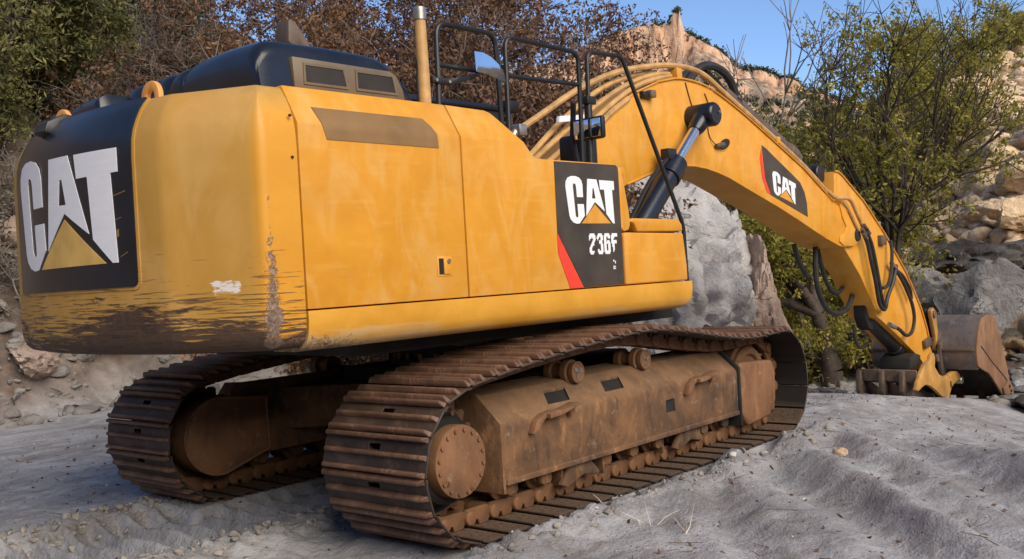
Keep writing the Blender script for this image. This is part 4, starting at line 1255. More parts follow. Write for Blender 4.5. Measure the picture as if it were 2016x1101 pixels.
for side in (-1, 1):
    S = lambda y: side * y          # y measured outwards from the machine's centre line
    def pr(poly, lo, hi):           # (y,z) section, outward y positive
        return [(S(y), z) for y, z in poly], lo, hi, 'x'
    sec = [(1.56, 0.305), (1.56, 0.660), (1.545, 0.690), (1.36, 0.850), (1.10, 0.870), (1.03, 0.80), (1.03, 0.305)]
    fr = under('track_frame', G().prism(*pr(sec, -1.63, 1.44)), M['frame'], 0.012, angle=30)
    if side < 0:
        boxes = []
        for xa in (-1.09, -0.43):
            boxes.append(([(xa, -1.50), (xa + 0.24, -1.50), (xa + 0.30, -1.41), (xa + 0.06, -1.41)], 0.55, 1.1, 'z'))
        boxes.append(([(0.275, 0.475), (0.405, 0.475), (0.405, 0.575), (0.275, 0.575)], -1.60, -1.40, 'y'))
        boolean_cut(fr, boxes)
        for xa in (-1.09, -0.43):  # dark inserts put in for the shade inside the openings
            under('opening_shade', G().prism([(-1.506, 0.60), (-1.506, 0.708), (-1.404, 0.796), (-1.404, 0.60)], xa - 0.01, xa + 0.31, 'x'), M['dark'], parent=fr)
        under('opening_shade', G().prism([(0.270, 0.470), (0.41, 0.470), (0.41, 0.58), (0.27, 0.58)], -1.545, -1.42, 'y'), M['dark'], parent=fr)
        m_ = fr.data
        m_.polygons.foreach_set("use_smooth", [True] * len(m_.polygons))
        m_.set_sharp_from_angle(angle=R(30))
    under('frame_rib', G().prism(*pr([(1.572, 0.30), (1.572, 0.335), (1.55, 0.335), (1.55, 0.30)], -1.62, 1.43)), M['frame'], 0.004, parent=fr)
    under('frame_end_plate', G().prism(*pr([(1.565, 0.25), (1.565, 0.685), (1.37, 0.862), (1.08, 0.875), (1.02, 0.80), (1.02, 0.25)], -1.655, -1.628)), M['frame'], 0.005, parent=fr)
    under('frame_end_plate', G().prism(*pr([(1.575, 0.20), (1.575, 0.70), (1.37, 0.875), (1.08, 0.885), (1.02, 0.80), (1.02, 0.20)], 1.442, 1.475)), M['dark'], 0.005, parent=fr)
    yoke = [(1.478, 0.30), (1.60, 0.175), (2.02, 0.205), (2.15, 0.33), (2.165, 0.60), (2.11, 0.70), (1.52, 0.735), (1.478, 0.70)]
    under('idler_guard', G().prism(yoke, min(S(1.42), S(1.565)), max(S(1.42), S(1.565)), 'y'), M['cover'], 0.03, parent=fr, seg=3)
    # idler wheel
    idl = under('idler_wheel', G().lathe((XF - 0.02, S(1.295 - 0.10), ZC), (0, S(1), 0), [(0, 0.24), (0.0, 0.29), (0.02, 0.305), (0.05, 0.305), (0.055, 0.345), (0.145, 0.345), (0.15, 0.305), (0.18, 0.305), (0.20, 0.29), (0.20, 0.24), (0.17, 0.22), (0.17, 0.0)], 36), M['cover'])
    # sprocket with teeth and the final drive
    g = G()
    nt_ = 21
    tp = []
    for k in range(nt_ * 4):
        a = 2 * math.pi * k / (nt_ * 4)
        r = (0.345, 0.385, 0.385, 0.345)[k % 4]
        tp.append((XR + r * math.cos(a), ZC + r * math.sin(a)))
    g.prism(tp, S(1.295) - 0.035, S(1.295) + 0.035, 'y')
    spk = under('drive_sprocket', g, M['link'], 0.004)
    under('sprocket_flange', G().lathe((XR, S(1.30), ZC), (0, S(1), 0), [(0, 0.33), (0.03, 0.33), (0.05, 0.27), (0.16, 0.26), (0.18, 0.24)], 32), M['dark'], parent=spk)
    fd = under('final_drive_cover', G().lathe((XR, S(1.40), ZC), (0, S(1), 0), [(0, 0.212), (0.155, 0.217), (0.166, 0.213), (0.168, 0.205), (0.168, 0.0)], 40), M['cover'])
    for k in range(16):
        a = R(12) + 2 * math.pi * k / 16
        under('cover_bolt', G().cyl((XR + 0.188 * math.cos(a), S(1.566), ZC + 0.188 * math.sin(a)), (XR + 0.188 * math.cos(a), S(1.580), ZC + 0.188 * math.sin(a)), 0.0135, n=6), M['cover'], parent=fd)
    for (dx, dz) in ((-0.12, -0.10), (0.085, -0.165)):
        under('fill_plug', G().lathe((XR + dx, S(1.566), ZC + dz), (0, S(1), 0), [(0, 0.022), (0.010, 0.022), (0.010, 0.012), (0.018, 0.012), (0.018, 0.0)], 10), M['cover'], parent=fd)
    for k in range(8):
        a = R(58 + 12 * k)
        under('flange_bolt', G().cyl((XR + 0.30 * math.cos(a), S(1.33), ZC + 0.30 * math.sin(a)), (XR + 0.30 * math.cos(a), S(1.365), ZC + 0.30 * math.sin(a)), 0.018, n=6), M['cover'], parent=spk)
    # carrier rollers on posts
    for xr_ in (-0.665, 0.205):
        cr = under('carrier_roller', G().lathe((xr_, S(1.20), 0.895), (0, S(1), 0), [(0, 0.055), (0, 0.085), (0.05, 0.085), (0.055, 0.060), (0.14, 0.060), (0.145, 0.088), (0.19, 0.088), (0.195, 0.068), (0.21, 0.068), (0.215, 0.075), (0.245, 0.075), (0.25, 0.066), (0.243, 0.058), (0.243, 0.0)], 24), M['cover'])
        for k in range(3):
            a = 2 * math.pi * k / 3 + 0.4
            under('roller_web', G().prism([(xr_ + 0.012 * math.cos(a + 1.57), 0.895 + 0.012 * math.sin(a + 1.57)), (xr_ - 0.012 * math.cos(a + 1.57), 0.895 - 0.012 * math.sin(a + 1.57)),
                                           (xr_ - 0.012 * math.cos(a + 1.57) + 0.052 * math.cos(a), 0.895 - 0.012 * math.sin(a + 1.57) + 0.052 * math.sin(a)),
                                           (xr_ + 0.012 * math.cos(a + 1.57) + 0.052 * math.cos(a), 0.895 + 0.012 * math.sin(a + 1.57) + 0.052 * math.sin(a))], min(S(1.442), S(1.449)), max(S(1.442), S(1.449)), 'y'), M['steel'], parent=cr)
        under('roller_post', G().prism([(xr_ - 0.06, 0.80), (xr_ + 0.06, 0.80), (xr_ + 0.045, 0.90), (xr_ - 0.045, 0.90)], min(S(1.06), S(1.19)), max(S(1.06), S(1.19)), 'y'), M['dark'], 0.008, parent=cr)
    # bottom rollers with their end brackets
    for k, xr_ in enumerate(np.linspace(-1.50, 1.30, 9)):
        tr = under('track_roller', G().lathe((xr_, S(1.295 - 0.16), 0.275), (0, S(1), 0), [(0, 0.05), (0, 0.07), (0.05, 0.075), (0.055, 0.105), (0.075, 0.105), (0.08, 0.082), (0.24, 0.082), (0.245, 0.105), (0.265, 0.105), (0.27, 0.075), (0.315, 0.07), (0.315, 0.0)], 20), M['link'])
        under('roller_bracket', G().prism([(xr_ - 0.055, 0.315), (xr_ + 0.055, 0.315), (xr_ + 0.06, 0.235), (xr_ + 0.035, 0.205), (xr_ + 0.012, 0.215), (xr_ - 0.012, 0.205), (xr_ - 0.05, 0.225)], min(S(1.455), S(1.50)), max(S(1.455), S(1.50)), 'y'), M['frame'], 0.008, parent=tr)
    for xg in (-0.83, 0.62):
        gd = under('track_guide', G().prism([(xg - 0.20, 0.18), (xg - 0.08, 0.31), (xg + 0.12, 0.31), (xg + 0.24, 0.20), (xg + 0.22, 0.175), (xg + 0.05, 0.21), (xg - 0.14, 0.155)], min(S(1.485), S(1.535)), max(S(1.485), S(1.535)), 'y'), M['frame'], 0.01, parent=fr)
    for xg in (-0.98, -0.50, 0.30, 0.86):
        under('guide_web', G().prism([(xg - 0.012, 0.16), (xg + 0.012, 0.16), (xg + 0.012, 0.31), (xg - 0.012, 0.31)], min(S(1.30), S(1.50)), max(S(1.30), S(1.50)), 'y'), M['frame'], 0.003, parent=fr)
    # step brackets on the outer face
    for xb in (-1.22, 0.70):
        sb = under('step_bracket', G().prism([(xb - 0.03, 0.665), (xb + 0.10, 0.672), (xb + 0.30, 0.712), (xb + 0.30, 0.728), (xb + 0.20, 0.712), (xb + 0.12, 0.700), (xb + 0.05, 0.708), (xb - 0.03, 0.695)], min(S(1.55), S(1.645)), max(S(1.55), S(1.645)), 'y'), M['cover'], 0.004, parent=fr)
        under('step_support', G().prism([(xb - 0.17, 0.585), (xb - 0.13, 0.66), (xb - 0.03, 0.70), (xb + 0.01, 0.69), (xb - 0.05, 0.655), (xb - 0.11, 0.595)], min(S(1.55), S(1.61)), max(S(1.55), S(1.61)), 'y'), M['cover'], 0.006, parent=fr)
        under('step_support', G().prism([(xb + 0.24, 0.64), (xb + 0.295, 0.655), (xb + 0.295, 0.715), (xb + 0.24, 0.705)], min(S(1.55), S(1.60)), max(S(1.55), S(1.60)), 'y'), M['cover'], 0.004, parent=fr)
    # inner motor guard, seen on the far track
    mg = [(XR + 0.30 * math.cos(a), ZC + 0.285 * math.sin(a)) for a in np.linspace(R(75), R(275), 22)]
    mg = [(-1.60, 0.76)] + mg + [(-1.60, 0.36)]
    gm = under('motor_guard', G().prism(mg, min(S(0.90), S(1.16)), max(S(0.90), S(1.16)), 'y'), M['cover'], 0.012)
    rim_pts = [(x, S(0.893), z) for x, z in mg]
    under('guard_rim', G().tube(rim_pts + [rim_pts[0]], 0.011, 6), M['cover'], parent=gm)

# car body between the tracks and the swing bearing
cb = under('car_body', G().prism([(-0.95, 0.50), (0.95, 0.50), (0.85, 0.92), (-0.85, 0.92)], -0.85, 0.85, 'y'), M['dark'], 0.03)
for sx in (-1, 1):
    for sy in (-1, 1):
        leg = G()
        q = [(0.30 * sx, 0.70 * sy), (0.98 * sx, 0.50 * sy), (1.35 * sx, 1.06 * sy), (0.72 * sx, 1.06 * sy)]
        leg.prism(q, 0.46, 0.80, 'z')
        under('car_body_leg', leg, M['frame'], 0.02, parent=cb)
sw = under('swing_bearing', G().lathe((0, 0, 0.92), (0, 0, 1), [(0, 0.80), (0.05, 0.80), (0.055, 0.74), (0.24, 0.74)], 48), M['dark'])
for k in range(30):
    a = 2 * math.pi * k / 30
    under('bearing_bolt', G().box(0.765 * math.cos(a) - 0.02, 0.765 * math.cos(a) + 0.02, 0.765 * math.sin(a) - 0.02, 0.765 * math.sin(a) + 0.02, 0.965, 1.02), M['frame'], parent=sw)
# ------------------------------------------------------------------ numpy noise
_perm = np.random.default_rng(5).permutation(512)
_perm = np.concatenate([_perm, _perm, _perm])
_grad = np.random.default_rng(6).normal(size=(512, 3))
_grad /= np.linalg.norm(_grad, axis=1)[:, None]
def perlin(p):
    p = np.asarray(p, float)
    i = np.floor(p).astype(int)
    f = p - i
    u = f * f * f * (f * (f * 6 - 15) + 10)
    i &= 255
    res = 0
    for dx in (0, 1):
        for dy in (0, 1):
            for dz in (0, 1):
                h = _perm[_perm[_perm[i[:, 0] + dx] + i[:, 1] + dy] + i[:, 2] + dz]
                g_ = _grad[h % 512]
                w = (u[:, 0] if dx else 1 - u[:, 0]) * (u[:, 1] if dy else 1 - u[:, 1]) * (u[:, 2] if dz else 1 - u[:, 2])
                res = res + w * ((f[:, 0] - dx) * g_[:, 0] + (f[:, 1] - dy) * g_[:, 1] + (f[:, 2] - dz) * g_[:, 2])
    return res * 1.6
def fbm(p, octs=4, lac=2.1, gain=0.5):
    a, s = 1.0, 0
    p = np.array(p, float)
    for o in range(octs):
        s = s + a * perlin(p + 17.3 * o)
        p = p * lac
        a *= gain
    return s
def sstep(a, b, x):
    t = np.clip((x - a) / (b - a), 0, 1)
    return t * t * (3 - 2 * t)

# ------------------------------------------------------------------ ground
def seg_dist(x, y, a, b):
    """distance across and position along a line a->b"""
    d = np.array(b, float) - np.array(a, float)
    L = np.linalg.norm(d)
    d /= L
    t = (x - a[0]) * d[0] + (y - a[1]) * d[1]
    n = -(x - a[0]) * d[1] + (y - a[1]) * d[0]
    return n, t / L, L
def left_base(x):
    return np.where(x < 4, 8.4, 8.4 + (x - 4) * 0.42)
def ground_h(x, y, detail=True):
    x = np.asarray(x, float)
    y = np.asarray(y, float)
    P2 = np.stack([x, y, np.zeros_like(x)], 1)
    wob = fbm(P2 * 0.16, 3)
    soft = np.log1p(np.exp(np.clip((x - 4.9) * 1.6, -30, 30))) / 1.6
    h = -0.142 * np.minimum(soft, 7.2)
    h = h - 0.30 * np.clip(-1.2 - y, 0, 2.5) * sstep(1.8, 5.0, x) * sstep(22, 13, x)
    h = h + 0.10 * wob * sstep(2, 8, np.abs(y) + np.abs(x) * 0.2)
    # left hill
    d = y - left_base(x) + 1.0 * fbm(P2 * 0.35 + 3, 3) * 0.6
    hl = 1.25 * sstep(0, 1.1, d) + 0.92 * np.maximum(d - 0.5, 0)
    cap = np.interp(x - 0.9 * (y - 8.4), [-90, 4.5, 7, 9, 11.5, 16, 40], [40, 36, 26, 12, 4.5, 2.5, 2.0])
    hl = cap * (1 - np.exp(-hl / cap))
    hl = hl + sstep(0.2, 2, d) * (0.45 * fbm(P2 * 0.7, 4))
    # right hill
    s = (x - 20) * 0.98 - (y - 2) * 0.20 + 1.6 * fbm(P2 * 0.11 + 9, 3)
    hr = np.where(s < 0, 2.2 * sstep(-7.5, 0, s), 2.2 + 0.345 * s)
    hr = np.where(s > 31, 12.9 - 0.16 * (s - 31), hr)
    q = -(x - 21) * 0.466 + (y - 5.5) * 0.885
    hr = np.maximum(hr, 0) * sstep(3.0, -8.0, q + 1.5 * fbm(P2 * 0.13 + 2, 2))
    hr = hr + sstep(4.0, 0.0, q) * sstep(-4, 3, s) * 0.5 * fbm(P2 * 0.5 + 4, 4)
    # unseen wall added right of the picture, to bounce light back
    sw_ = np.maximum(-12.5 - y, 0)
    hs = 16 * (1 - np.exp(-sw_ * 0.75 / 16))
    h = h + np.maximum(hl, 0) + np.maximum(hr, hs)
    rocky = np.clip(sstep(-0.3, 0.6, d) + sstep(-6.5, -4.0, s) + sstep(0.5, 2.5, sw_), 0, 1)
    if detail:
        near = np.clip(1 - np.hypot(x - 0, y + 1) / 16, 0, 1)
        fl = 1 - rocky
        # general lumps and creases
        h = h + fl * near * (1 - 0.6 * sstep(-0.25, -0.05, y) * sstep(1.22, 1.05, y) * sstep(0.6, 0.0, x)) * (0.030 * fbm(P2 * 1.3, 3) + 0.018 * fbm(P2 * 4.1 + 5, 4) + 0.012 * np.abs(fbm(P2 * 7.0, 3)) + 0.012 * np.abs(perlin(P2 * np.array([13.0, 22.0, 1.0]))))
        # old track print between the tracks, with cross bars
        lane = sstep(-0.25, -0.05, y) * sstep(1.22, 1.05, y) * sstep(0.6, 0.0, x) * sstep(-5.0, -4.0, x)
        ph = (x + 0.10 * y + 0.05 * perlin(P2 * 1.5)) / 0.205
        saw = ph - np.floor(ph)
        bars = np.where(saw < 0.22, saw / 0.22, (1 - saw) / 0.78)
        h = h + lane * (0.125 * bars * (0.75 + 0.5 * np.clip(perlin(P2 * 2.0 + 8) + 0.4, 0, 1)) - 0.12)
        lane2 = sstep(-2.6, -2.4, y) * sstep(-1.75, -1.9, y) * sstep(-1.9, -2.4, x) * sstep(-6.0, -5.0, x)
        h = h + lane2 * 0.03 * bars
        # crumbly ridges either side of it
        for (yy, wdt, x0, x1, amp) in ((1.22, 0.22, -4.6, -1.5, 0.09), (-0.22, 0.26, -3.6, -1.1, 0.085), (-1.92, 0.18, -2.2, 2.4, 0.10)):
            c = y - yy - 0.10 * perlin(P2 * 0.9 + 2)
            e = np.exp(-(c / wdt) ** 2) * sstep(x0 - 0.5, x0, x) * sstep(x1 + 0.5, x1, x)
            h = h + e * amp * (0.75 + 0.6 * np.abs(fbm(P2 * 6.0, 3)))
        # wheel and bucket ruts in the right foreground
        for (a, b, wd, dep) in (((1.75, -1.35), (-1.1, -3.95), 0.17, 0.065), ((2.05, -2.0), (-0.6, -4.3), 0.15, 0.065), ((1.0, -1.2), (-1.6, -3.3), 0.13, 0.04),
                                ((3.6, -2.1), (-0.2, -4.45), 0.34, 0.12), ((4.2, -2.6), (0.6, -5.0), 0.20, 0.05)):
            n, t, L = seg_dist(x, y, a, b)
            n = n + 0.10 * perlin(P2 * 1.2 + 11)
            fade = sstep(-0.1, 0.12, t) * sstep(1.1, 0.9, t)
            h = h + fade * dep * (-np.exp(-(n / wd) ** 2) + 0.55 * np.exp(-((n - 1.9 * wd) / (0.8 * wd)) ** 2) + 0.45 * np.exp(-((n + 1.9 * wd) / (0.8 * wd)) ** 2))
        # flattened under the shoes
        for sy in (-1.295, 1.295):
            under_ = sstep(0.50, 0.42, np.abs(y - sy)) * sstep(2.45, 2.2, x) * sstep(-2.45, -2.2, x)
            h = h * (1 - under_) + under_ * 0.035
        h = h + (rocky * near + 0.0) * 0.06 * fbm(P2 * 3.0, 3)
    return h, rocky, sstep(-1.5, 1.0, s) * sstep(5.0, -2.0, q)

def axis_lines(lo, hi, fine, far, ratio=1.14):
    core = list(np.arange(lo, hi + 1e-6, fine))
    st, x = fine, hi
    out = []
    while x < far:
        st *= ratio
        x += st
        out.append(x)
    st, x = fine, lo
    out2 = []
    while x > -far:
        st *= ratio
        x -= st
        out2.append(x)
    return np.array(out2[::-1] + core + out)
def refine(lines, lo, hi, step):
    return np.concatenate([lines[lines < lo - step * 0.5], np.arange(lo, hi, step), lines[lines > hi + step * 0.2]])
gx = refine(axis_lines(-5.2, 6.0, 0.036, 420, 1.07), -4.6, 0.2, 0.022)
gy = refine(axis_lines(-5.0, 3.0, 0.036, 420, 1.07), -0.6, 1.6, 0.024)
GX, GY = np.meshgrid(gx, gy, indexing='ij')
H, ROCKY, TAN = ground_h(GX.ravel(), GY.ravel())
nx_, ny_ = len(gx), len(gy)
V = np.stack([GX.ravel(), GY.ravel(), H], 1)
ii = np.arange(nx_ * ny_).reshape(nx_, ny_)
F = np.stack([ii[:-1, :-1].ravel(), ii[1:, :-1].ravel(), ii[1:, 1:].ravel(), ii[:-1, 1:].ravel()], 1)

def ground_mat():
    m, nt, b = new_mat('silt_and_rock_ground')
    t = NT(nt)
    v = t.coord()
    at = t.n("ShaderNodeAttribute", attribute_name='rocky')
    rk = at.outputs['Fac']
    n1 = t.noise(v, 0.9, 6, 0.6, 0.5)
    n2 = t.noise(v, 6.0, 7, 0.68, 0.4)
    n3 = t.noise(v, 38, 4, 0.65)
    silt = t.ramp(n1, (0.32, (0.205, 0.198, 0.202)), (0.52, (0.325, 0.316, 0.318)), (0.72, (0.445, 0.434, 0.436)))
    st = t.noise(t.coord(scale=(0.55, 1.7, 1.0), rot=(0, 0, R(38))), 2.2, 7, 0.7, 0.8)
    silt = t.mix(t.rng(st, 0.50, 0.66, 0, 0.7), silt, (0.50, 0.49, 0.495))
    silt = t.mix(t.rng(st, 0.46, 0.34, 0, 0.6), silt, (0.215, 0.19, 0.17))
    silt = t.mix(t.rng(n2, 0.54, 0.68, 0, 0.55), silt, (0.20, 0.165, 0.138))
    silt = t.mix(t.rng(n3, 0.58, 0.70, 0, 0.55), silt, (0.47, 0.43, 0.40))
    silt = t.mix(t.rng(n3, 0.40, 0.30, 0, 0.6), silt, (0.13, 0.11, 0.095))
    r1 = t.noise(v, 1.6, 7, 0.68, 0.8)
    r2 = t.vor(t.coord(scale=(1, 1, 1.6)), 3.2)
    rock = t.ramp(r1, (0.28, (0.070, 0.048, 0.036)), (0.52, (0.165, 0.118, 0.090)), (0.76, (0.36, 0.30, 0.26)))
    rock = t.mix(t.rng(r2, 0.05, 0.45, 0.55, 0.0), rock, (0.055, 0.042, 0.034))
    tn = t.n('ShaderNodeAttribute', attribute_name='tan').outputs['Fac']
    tan = t.ramp(r1, (0.28, (0.44, 0.29, 0.165)), (0.50, (0.68, 0.49, 0.30)), (0.72, (0.80, 0.62, 0.43)))  # sunlit warmth of the right slope is put into this colour
    tan = t.mix(t.rng(r2, 0.05, 0.35, 0.6, 0.0), tan, (0.22, 0.15, 0.10))
    rock = t.mix(tn, rock, tan)
    c = t.mix(t.math('ADD', rk, t.math('MULTIPLY', t.math('SUBTRACT', n2, 0.5), 0.5), True), silt, rock)
    t.link(c, b.inputs['Base Color'])
    b.inputs['Roughness'].default_value = 0.92
    b.inputs['Specular IOR Level'].default_value = 0.2
    grit = t.vor(v, 55)
    grit2 = t.vor(v, 17)
    silt_b = t.math('ADD', t.math('MULTIPLY', grit, -0.16), t.math('MULTIPLY', t.math('MINIMUM', grit2, 0.45), -0.22))
    n2 = t.math('ADD', n2, silt_b)
    hgt = t.math('ADD', t.math('MULTIPLY', n2, 0.7), t.math('MULTIPLY', n3, 0.35))
    hgt = t.math('ADD', hgt, t.math('MULTIPLY', t.math('MULTIPLY', r2, rk), 1.5))
    t.link(t.bump(hgt, 0.7, 0.05), b.inputs['Normal'])
    return m
M['ground'] = ground_mat()
ground = np_mesh('ground', V, F, M['ground'], True)
at_ = ground.data.attributes.new('rocky', 'FLOAT', 'POINT')
at_.data.foreach_set('value', ROCKY.astype(np.float32))
at_ = ground.data.attributes.new('tan', 'FLOAT', 'POINT')
at_.data.foreach_set('value', TAN.astype(np.float32))
tag(ground, kind='structure')
def gz(x, y):
    return float(ground_h(np.array([x]), np.array([y]), True)[0][0])
# ------------------------------------------------------------------ far canyon walls
def sheet(name, A, B, us, vs_, fz, mat, back=True):
    """a hill along the line A->B; v runs towards the viewer; fz(u, v, P) gives the height"""
    A, B = np.array(A, float), np.array(B, float)
    d = B - A
    L = np.linalg.norm(d)
    d /= L
    nrm = np.array([-d[1], d[0]])
    U_, V_ = np.meshgrid(us, vs_, indexing='ij')
    X = A[0] + d[0] * U_ + nrm[0] * V_
    Y = A[1] + d[1] * U_ + nrm[1] * V_
    P = np.stack([X.ravel(), Y.ravel(), np.zeros(X.size)], 1)
    Z, dX = fz(U_.ravel(), V_.ravel(), P)
    P[:, 2] = Z
    P[:, 0] += dX * nrm[0]
    P[:, 1] += dX * nrm[1]
    a, b = len(us), len(vs_)
    ii_ = np.arange(a * b).reshape(a, b)
    F_ = np.stack([ii_[:-1, :-1].ravel(), ii_[1:, :-1].ravel(), ii_[1:, 1:].ravel(), ii_[:-1, 1:].ravel()], 1)
    o = np_mesh(name, P, F_, mat, True)
    tag(o, kind='structure')
    return o

def mesa_mat():
    m, nt, b = new_mat('sandstone_mesa')
    t = NT(nt)
    v = t.coord()
    g = t.n("ShaderNodeNewGeometry")
    nz = t.math('ABSOLUTE', t.xyz(g.outputs['True Normal'])[2])
    n1 = t.noise(v, 0.10, 8, 0.68, 0.5)
    col = t.noise(t.coord(scale=(1, 1, 0.25)), 0.28, 6, 0.65, 0.6)
    cliff = t.ramp(col, (0.30, (0.36, 0.19, 0.115)), (0.50, (0.66, 0.40, 0.25)), (0.70, (0.80, 0.58, 0.41)))  # warm sunlight on the cliff is put into this colour
    talus = t.ramp(n1, (0.30, (0.16, 0.120, 0.088)), (0.52, (0.29, 0.228, 0.172)), (0.72, (0.41, 0.335, 0.265)))  # darkened: shade on the right-hand ridge is put into this colour
    sh = t.vor(v, 0.42)
    talus = t.mix(t.rng(sh, 0.20, 0.42, 0.9, 0.0), talus, (0.070, 0.075, 0.045))
    c = t.mix(t.rng(nz, 0.45, 0.72), cliff, talus)
    t.link(c, b.inputs['Base Color'])
    b.inputs['Roughness'].default_value = 0.95
    b.inputs['Specular IOR Level'].default_value = 0.1
    t.link(t.bump(t.noise(v, 0.5, 8, 0.7), 1.0, 1.2), b.inputs['Normal'])
    return m
M['mesa'] = mesa_mat()
# crest heights along the far wall (u metres from A, going right in the photograph)
mu = [-60, -5, 4, 10, 16.5, 22, 25.6, 26.6, 29.2, 29.8, 32, 37, 41, 45, 53, 63, 78, 95, 130, 260]
mz = [58, 60, 64, 66.8, 68.6, 68.2, 68.0, 70.6, 71.4, 66, 64.5, 60.8, 57, 53.7, 51.6, 46.5, 40, 33, 24, 15]
mc = [2, 5, 8, 10, 11, 12, 12, 13, 14, 8, 4, 2, 2, 2, 3, 3, 3, 2, 2, 2]
def mesa_fz(u, v, P):
    tw = sstep(2, 10, u) * sstep(31, 29.5, u)
    crest = np.interp(u, mu, mz) + 1.0 * fbm(P * 0.16, 3) + tw * 1.7 * (np.round(2.2 * perlin(np.stack([u * 0.33, 0 * u, 0 * u + 3], 1))) / 2.2) + tw * 0.8 * perlin(np.stack([u * 0.9, 0 * u, 0 * u + 1], 1))
    ch = np.interp(u, mu, mc)
    butt = 3.4 * np.abs(perlin(np.stack([u * 0.13, 0 * u, 0 * u + 4], 1))) + 2.4 * perlin(np.stack([u * 0.45, v * 0.3, 0 * u + 9], 1)) + 1.1 * perlin(np.stack([u * 1.3, v * 1.0, 0 * u], 1))
    f = v                                       # v<0 towards the viewer
    w = -f - butt
    z = np.where(w < 0, crest - 0.15 * np.maximum(f, 0), crest - ch * sstep(0, 2.2, w) - 0.62 * np.maximum(w - 2.0, 0) + 0.9 * fbm(P * 0.12, 4) * sstep(1, 8, w))
    return np.maximum(z, -2), 0 * u
mv = np.concatenate([[40, 20, 10, 5, 3, 1.5, 0.5], -np.arange(0, 8, 0.45), -np.arange(8, 40, 1.6), -np.arange(40, 130, 5)])
sheet('mesa', (221.0, 158.0), (248.8, 108.5), np.arange(-60, 260, 0.7), mv, mesa_fz, M['mesa'])

# canyon side behind the viewer (what the mirrors see)
def side_fz(u, v, P):
    crest = 29 + 4.0 * fbm(P * 0.03, 3) + 2.0 * fbm(P * 0.15, 3)
    return crest * np.exp(-(v / 22.0) ** 2) - 2.0 + 0.8 * fbm(P * 0.25, 3), 0 * u
sheet('canyon_side', (-88.0, 40.0), (-62.0, -60.0), np.arange(-60, 180, 2.5), np.arange(-50, 50, 2.5), side_fz, M['mesa'])

# ------------------------------------------------------------------ rocks
def ico(sub):
    bm = bmesh.new()
    bmesh.ops.create_icosphere(bm, subdivisions=sub, radius=1.0)
    v = np.array([p.co[:] for p in bm.verts])
    f = np.array([[q.index for q in p.verts] for p in bm.faces])
    bm.free()
    return v, f
ICO = {k: ico(k) for k in (1, 2, 3, 4, 5, 6)}
ICO[0] = (np.array([(1, 0, 0), (-1, 0, 0), (0, 1, 0), (0, -1, 0), (0, 0, 1), (0, 0, -1)], float), np.array([(0, 2, 4), (2, 1, 4), (1, 3, 4), (3, 0, 4), (2, 0, 5), (1, 2, 5), (3, 1, 5), (0, 3, 5)]))
def rock_shape(seed, size, sub=4, planes=9, rough=0.10, lo=0.42, extra=()):
    r = np.random.default_rng(seed)
    v, f = ICO[sub]
    v = v.copy()
    for k in range(planes + len(extra)):
        if k < len(extra):
            n, d = np.array(extra[k][0], float), extra[k][1]
            n /= np.linalg.norm(n)
        else:
            n = r.normal(size=3)
            n /= np.linalg.norm(n)
            d = r.uniform(lo, 0.92)
        s = v @ n
        over = np.maximum(s - d, 0)
        v = v - n * (over * 0.98)[:, None]
    off = r.uniform(-50, 50, 3)
    if rough:
        nn = v / np.linalg.norm(v, axis=1)[:, None]
        crk = np.minimum(np.abs(perlin(v * np.array([2.2, 2.2, 3.4]) + off)), 0.22) / 0.22 - 1
        crk2 = np.minimum(np.abs(perlin(v * np.array([4.6, 4.6, 7.5]) + off * 2)), 0.25) / 0.25 - 1
        v = v + nn * (rough * 0.8 * fbm(v * 1.7 + off, 4) + rough * 0.75 * crk + rough * 0.45 * crk2 + rough * 0.25 * perlin(v * 11 + off))[:, None]
    return v * np.array(size), f

def rock_mat(name, c0, c1, c2, scale=1.0, crack=0.5, bumpd=0.09, warm=None):
    m, nt, b = new_mat(name)
    t = NT(nt)
    v = t.coord()
    n1 = t.noise(v, 1.3 * scale, 8, 0.66, 0.6)
    n2 = t.noise(v, 7.0 * scale, 7, 0.7)
    c = t.ramp(n1, (0.30, c0), (0.50, c1), (0.70, c2))
    cv = t.coord(scale=(1, 1, 2.4), rot=(0.3, 0.5, 0.2))
    nz_ = t.n("ShaderNodeTexNoise")
    nz_.inputs['Scale'].default_value = 1.6 * scale
    nz_.inputs['Detail'].default_value = 6
    t.link(cv, nz_.inputs['Vector'])
    av = t.n("ShaderNodeVectorMath", operation='MULTIPLY_ADD')
    t.link(nz_.outputs['Color'], av.inputs[0])
    av.inputs[1].default_value = (1.1, 1.1, 1.1)
    t.link(cv, av.inputs[2])
    vd = t.vor(av.outputs[0], 0.8 * scale, 'DISTANCE_TO_EDGE')
    wv = t.rng(t.math('ADD', vd, t.math('MULTIPLY', t.math('SUBTRACT', n2, 0.5), 0.05)), 0.0, 0.018, 1.0, 0.0)
    wv = t.math('MULTIPLY', wv, t.rng(n1, 0.45, 0.62))
    c = t.mix(t.rng(n2, 0.35, 0.22, 0, 0.8), c, tuple(a * 0.35 for a in c0))
    c = t.mix(t.math('MULTIPLY', wv, crack), c, (0.03, 0.025, 0.02))
    if warm:
        c = t.mix(t.rng(t.noise(v, 0.8, 3, 0.5), 0.5, 0.62), c, warm)
    t.link(c, b.inputs['Base Color'])
    b.inputs['Roughness'].default_value = 0.9
    b.inputs['Specular IOR Level'].default_value = 0.25
    h = t.math('SUBTRACT', t.math('ADD', n2, t.math('MULTIPLY', n1, 1.2)), t.math('MULTIPLY', wv, 0.5))
    t.link(t.bump(h, 1.0, bumpd), b.inputs['Normal'])
    return m
M['rock_grey'] = rock_mat('grey_limestone', (0.17, 0.15, 0.135), (0.315, 0.285, 0.262), (0.42, 0.39, 0.36), 1.0)
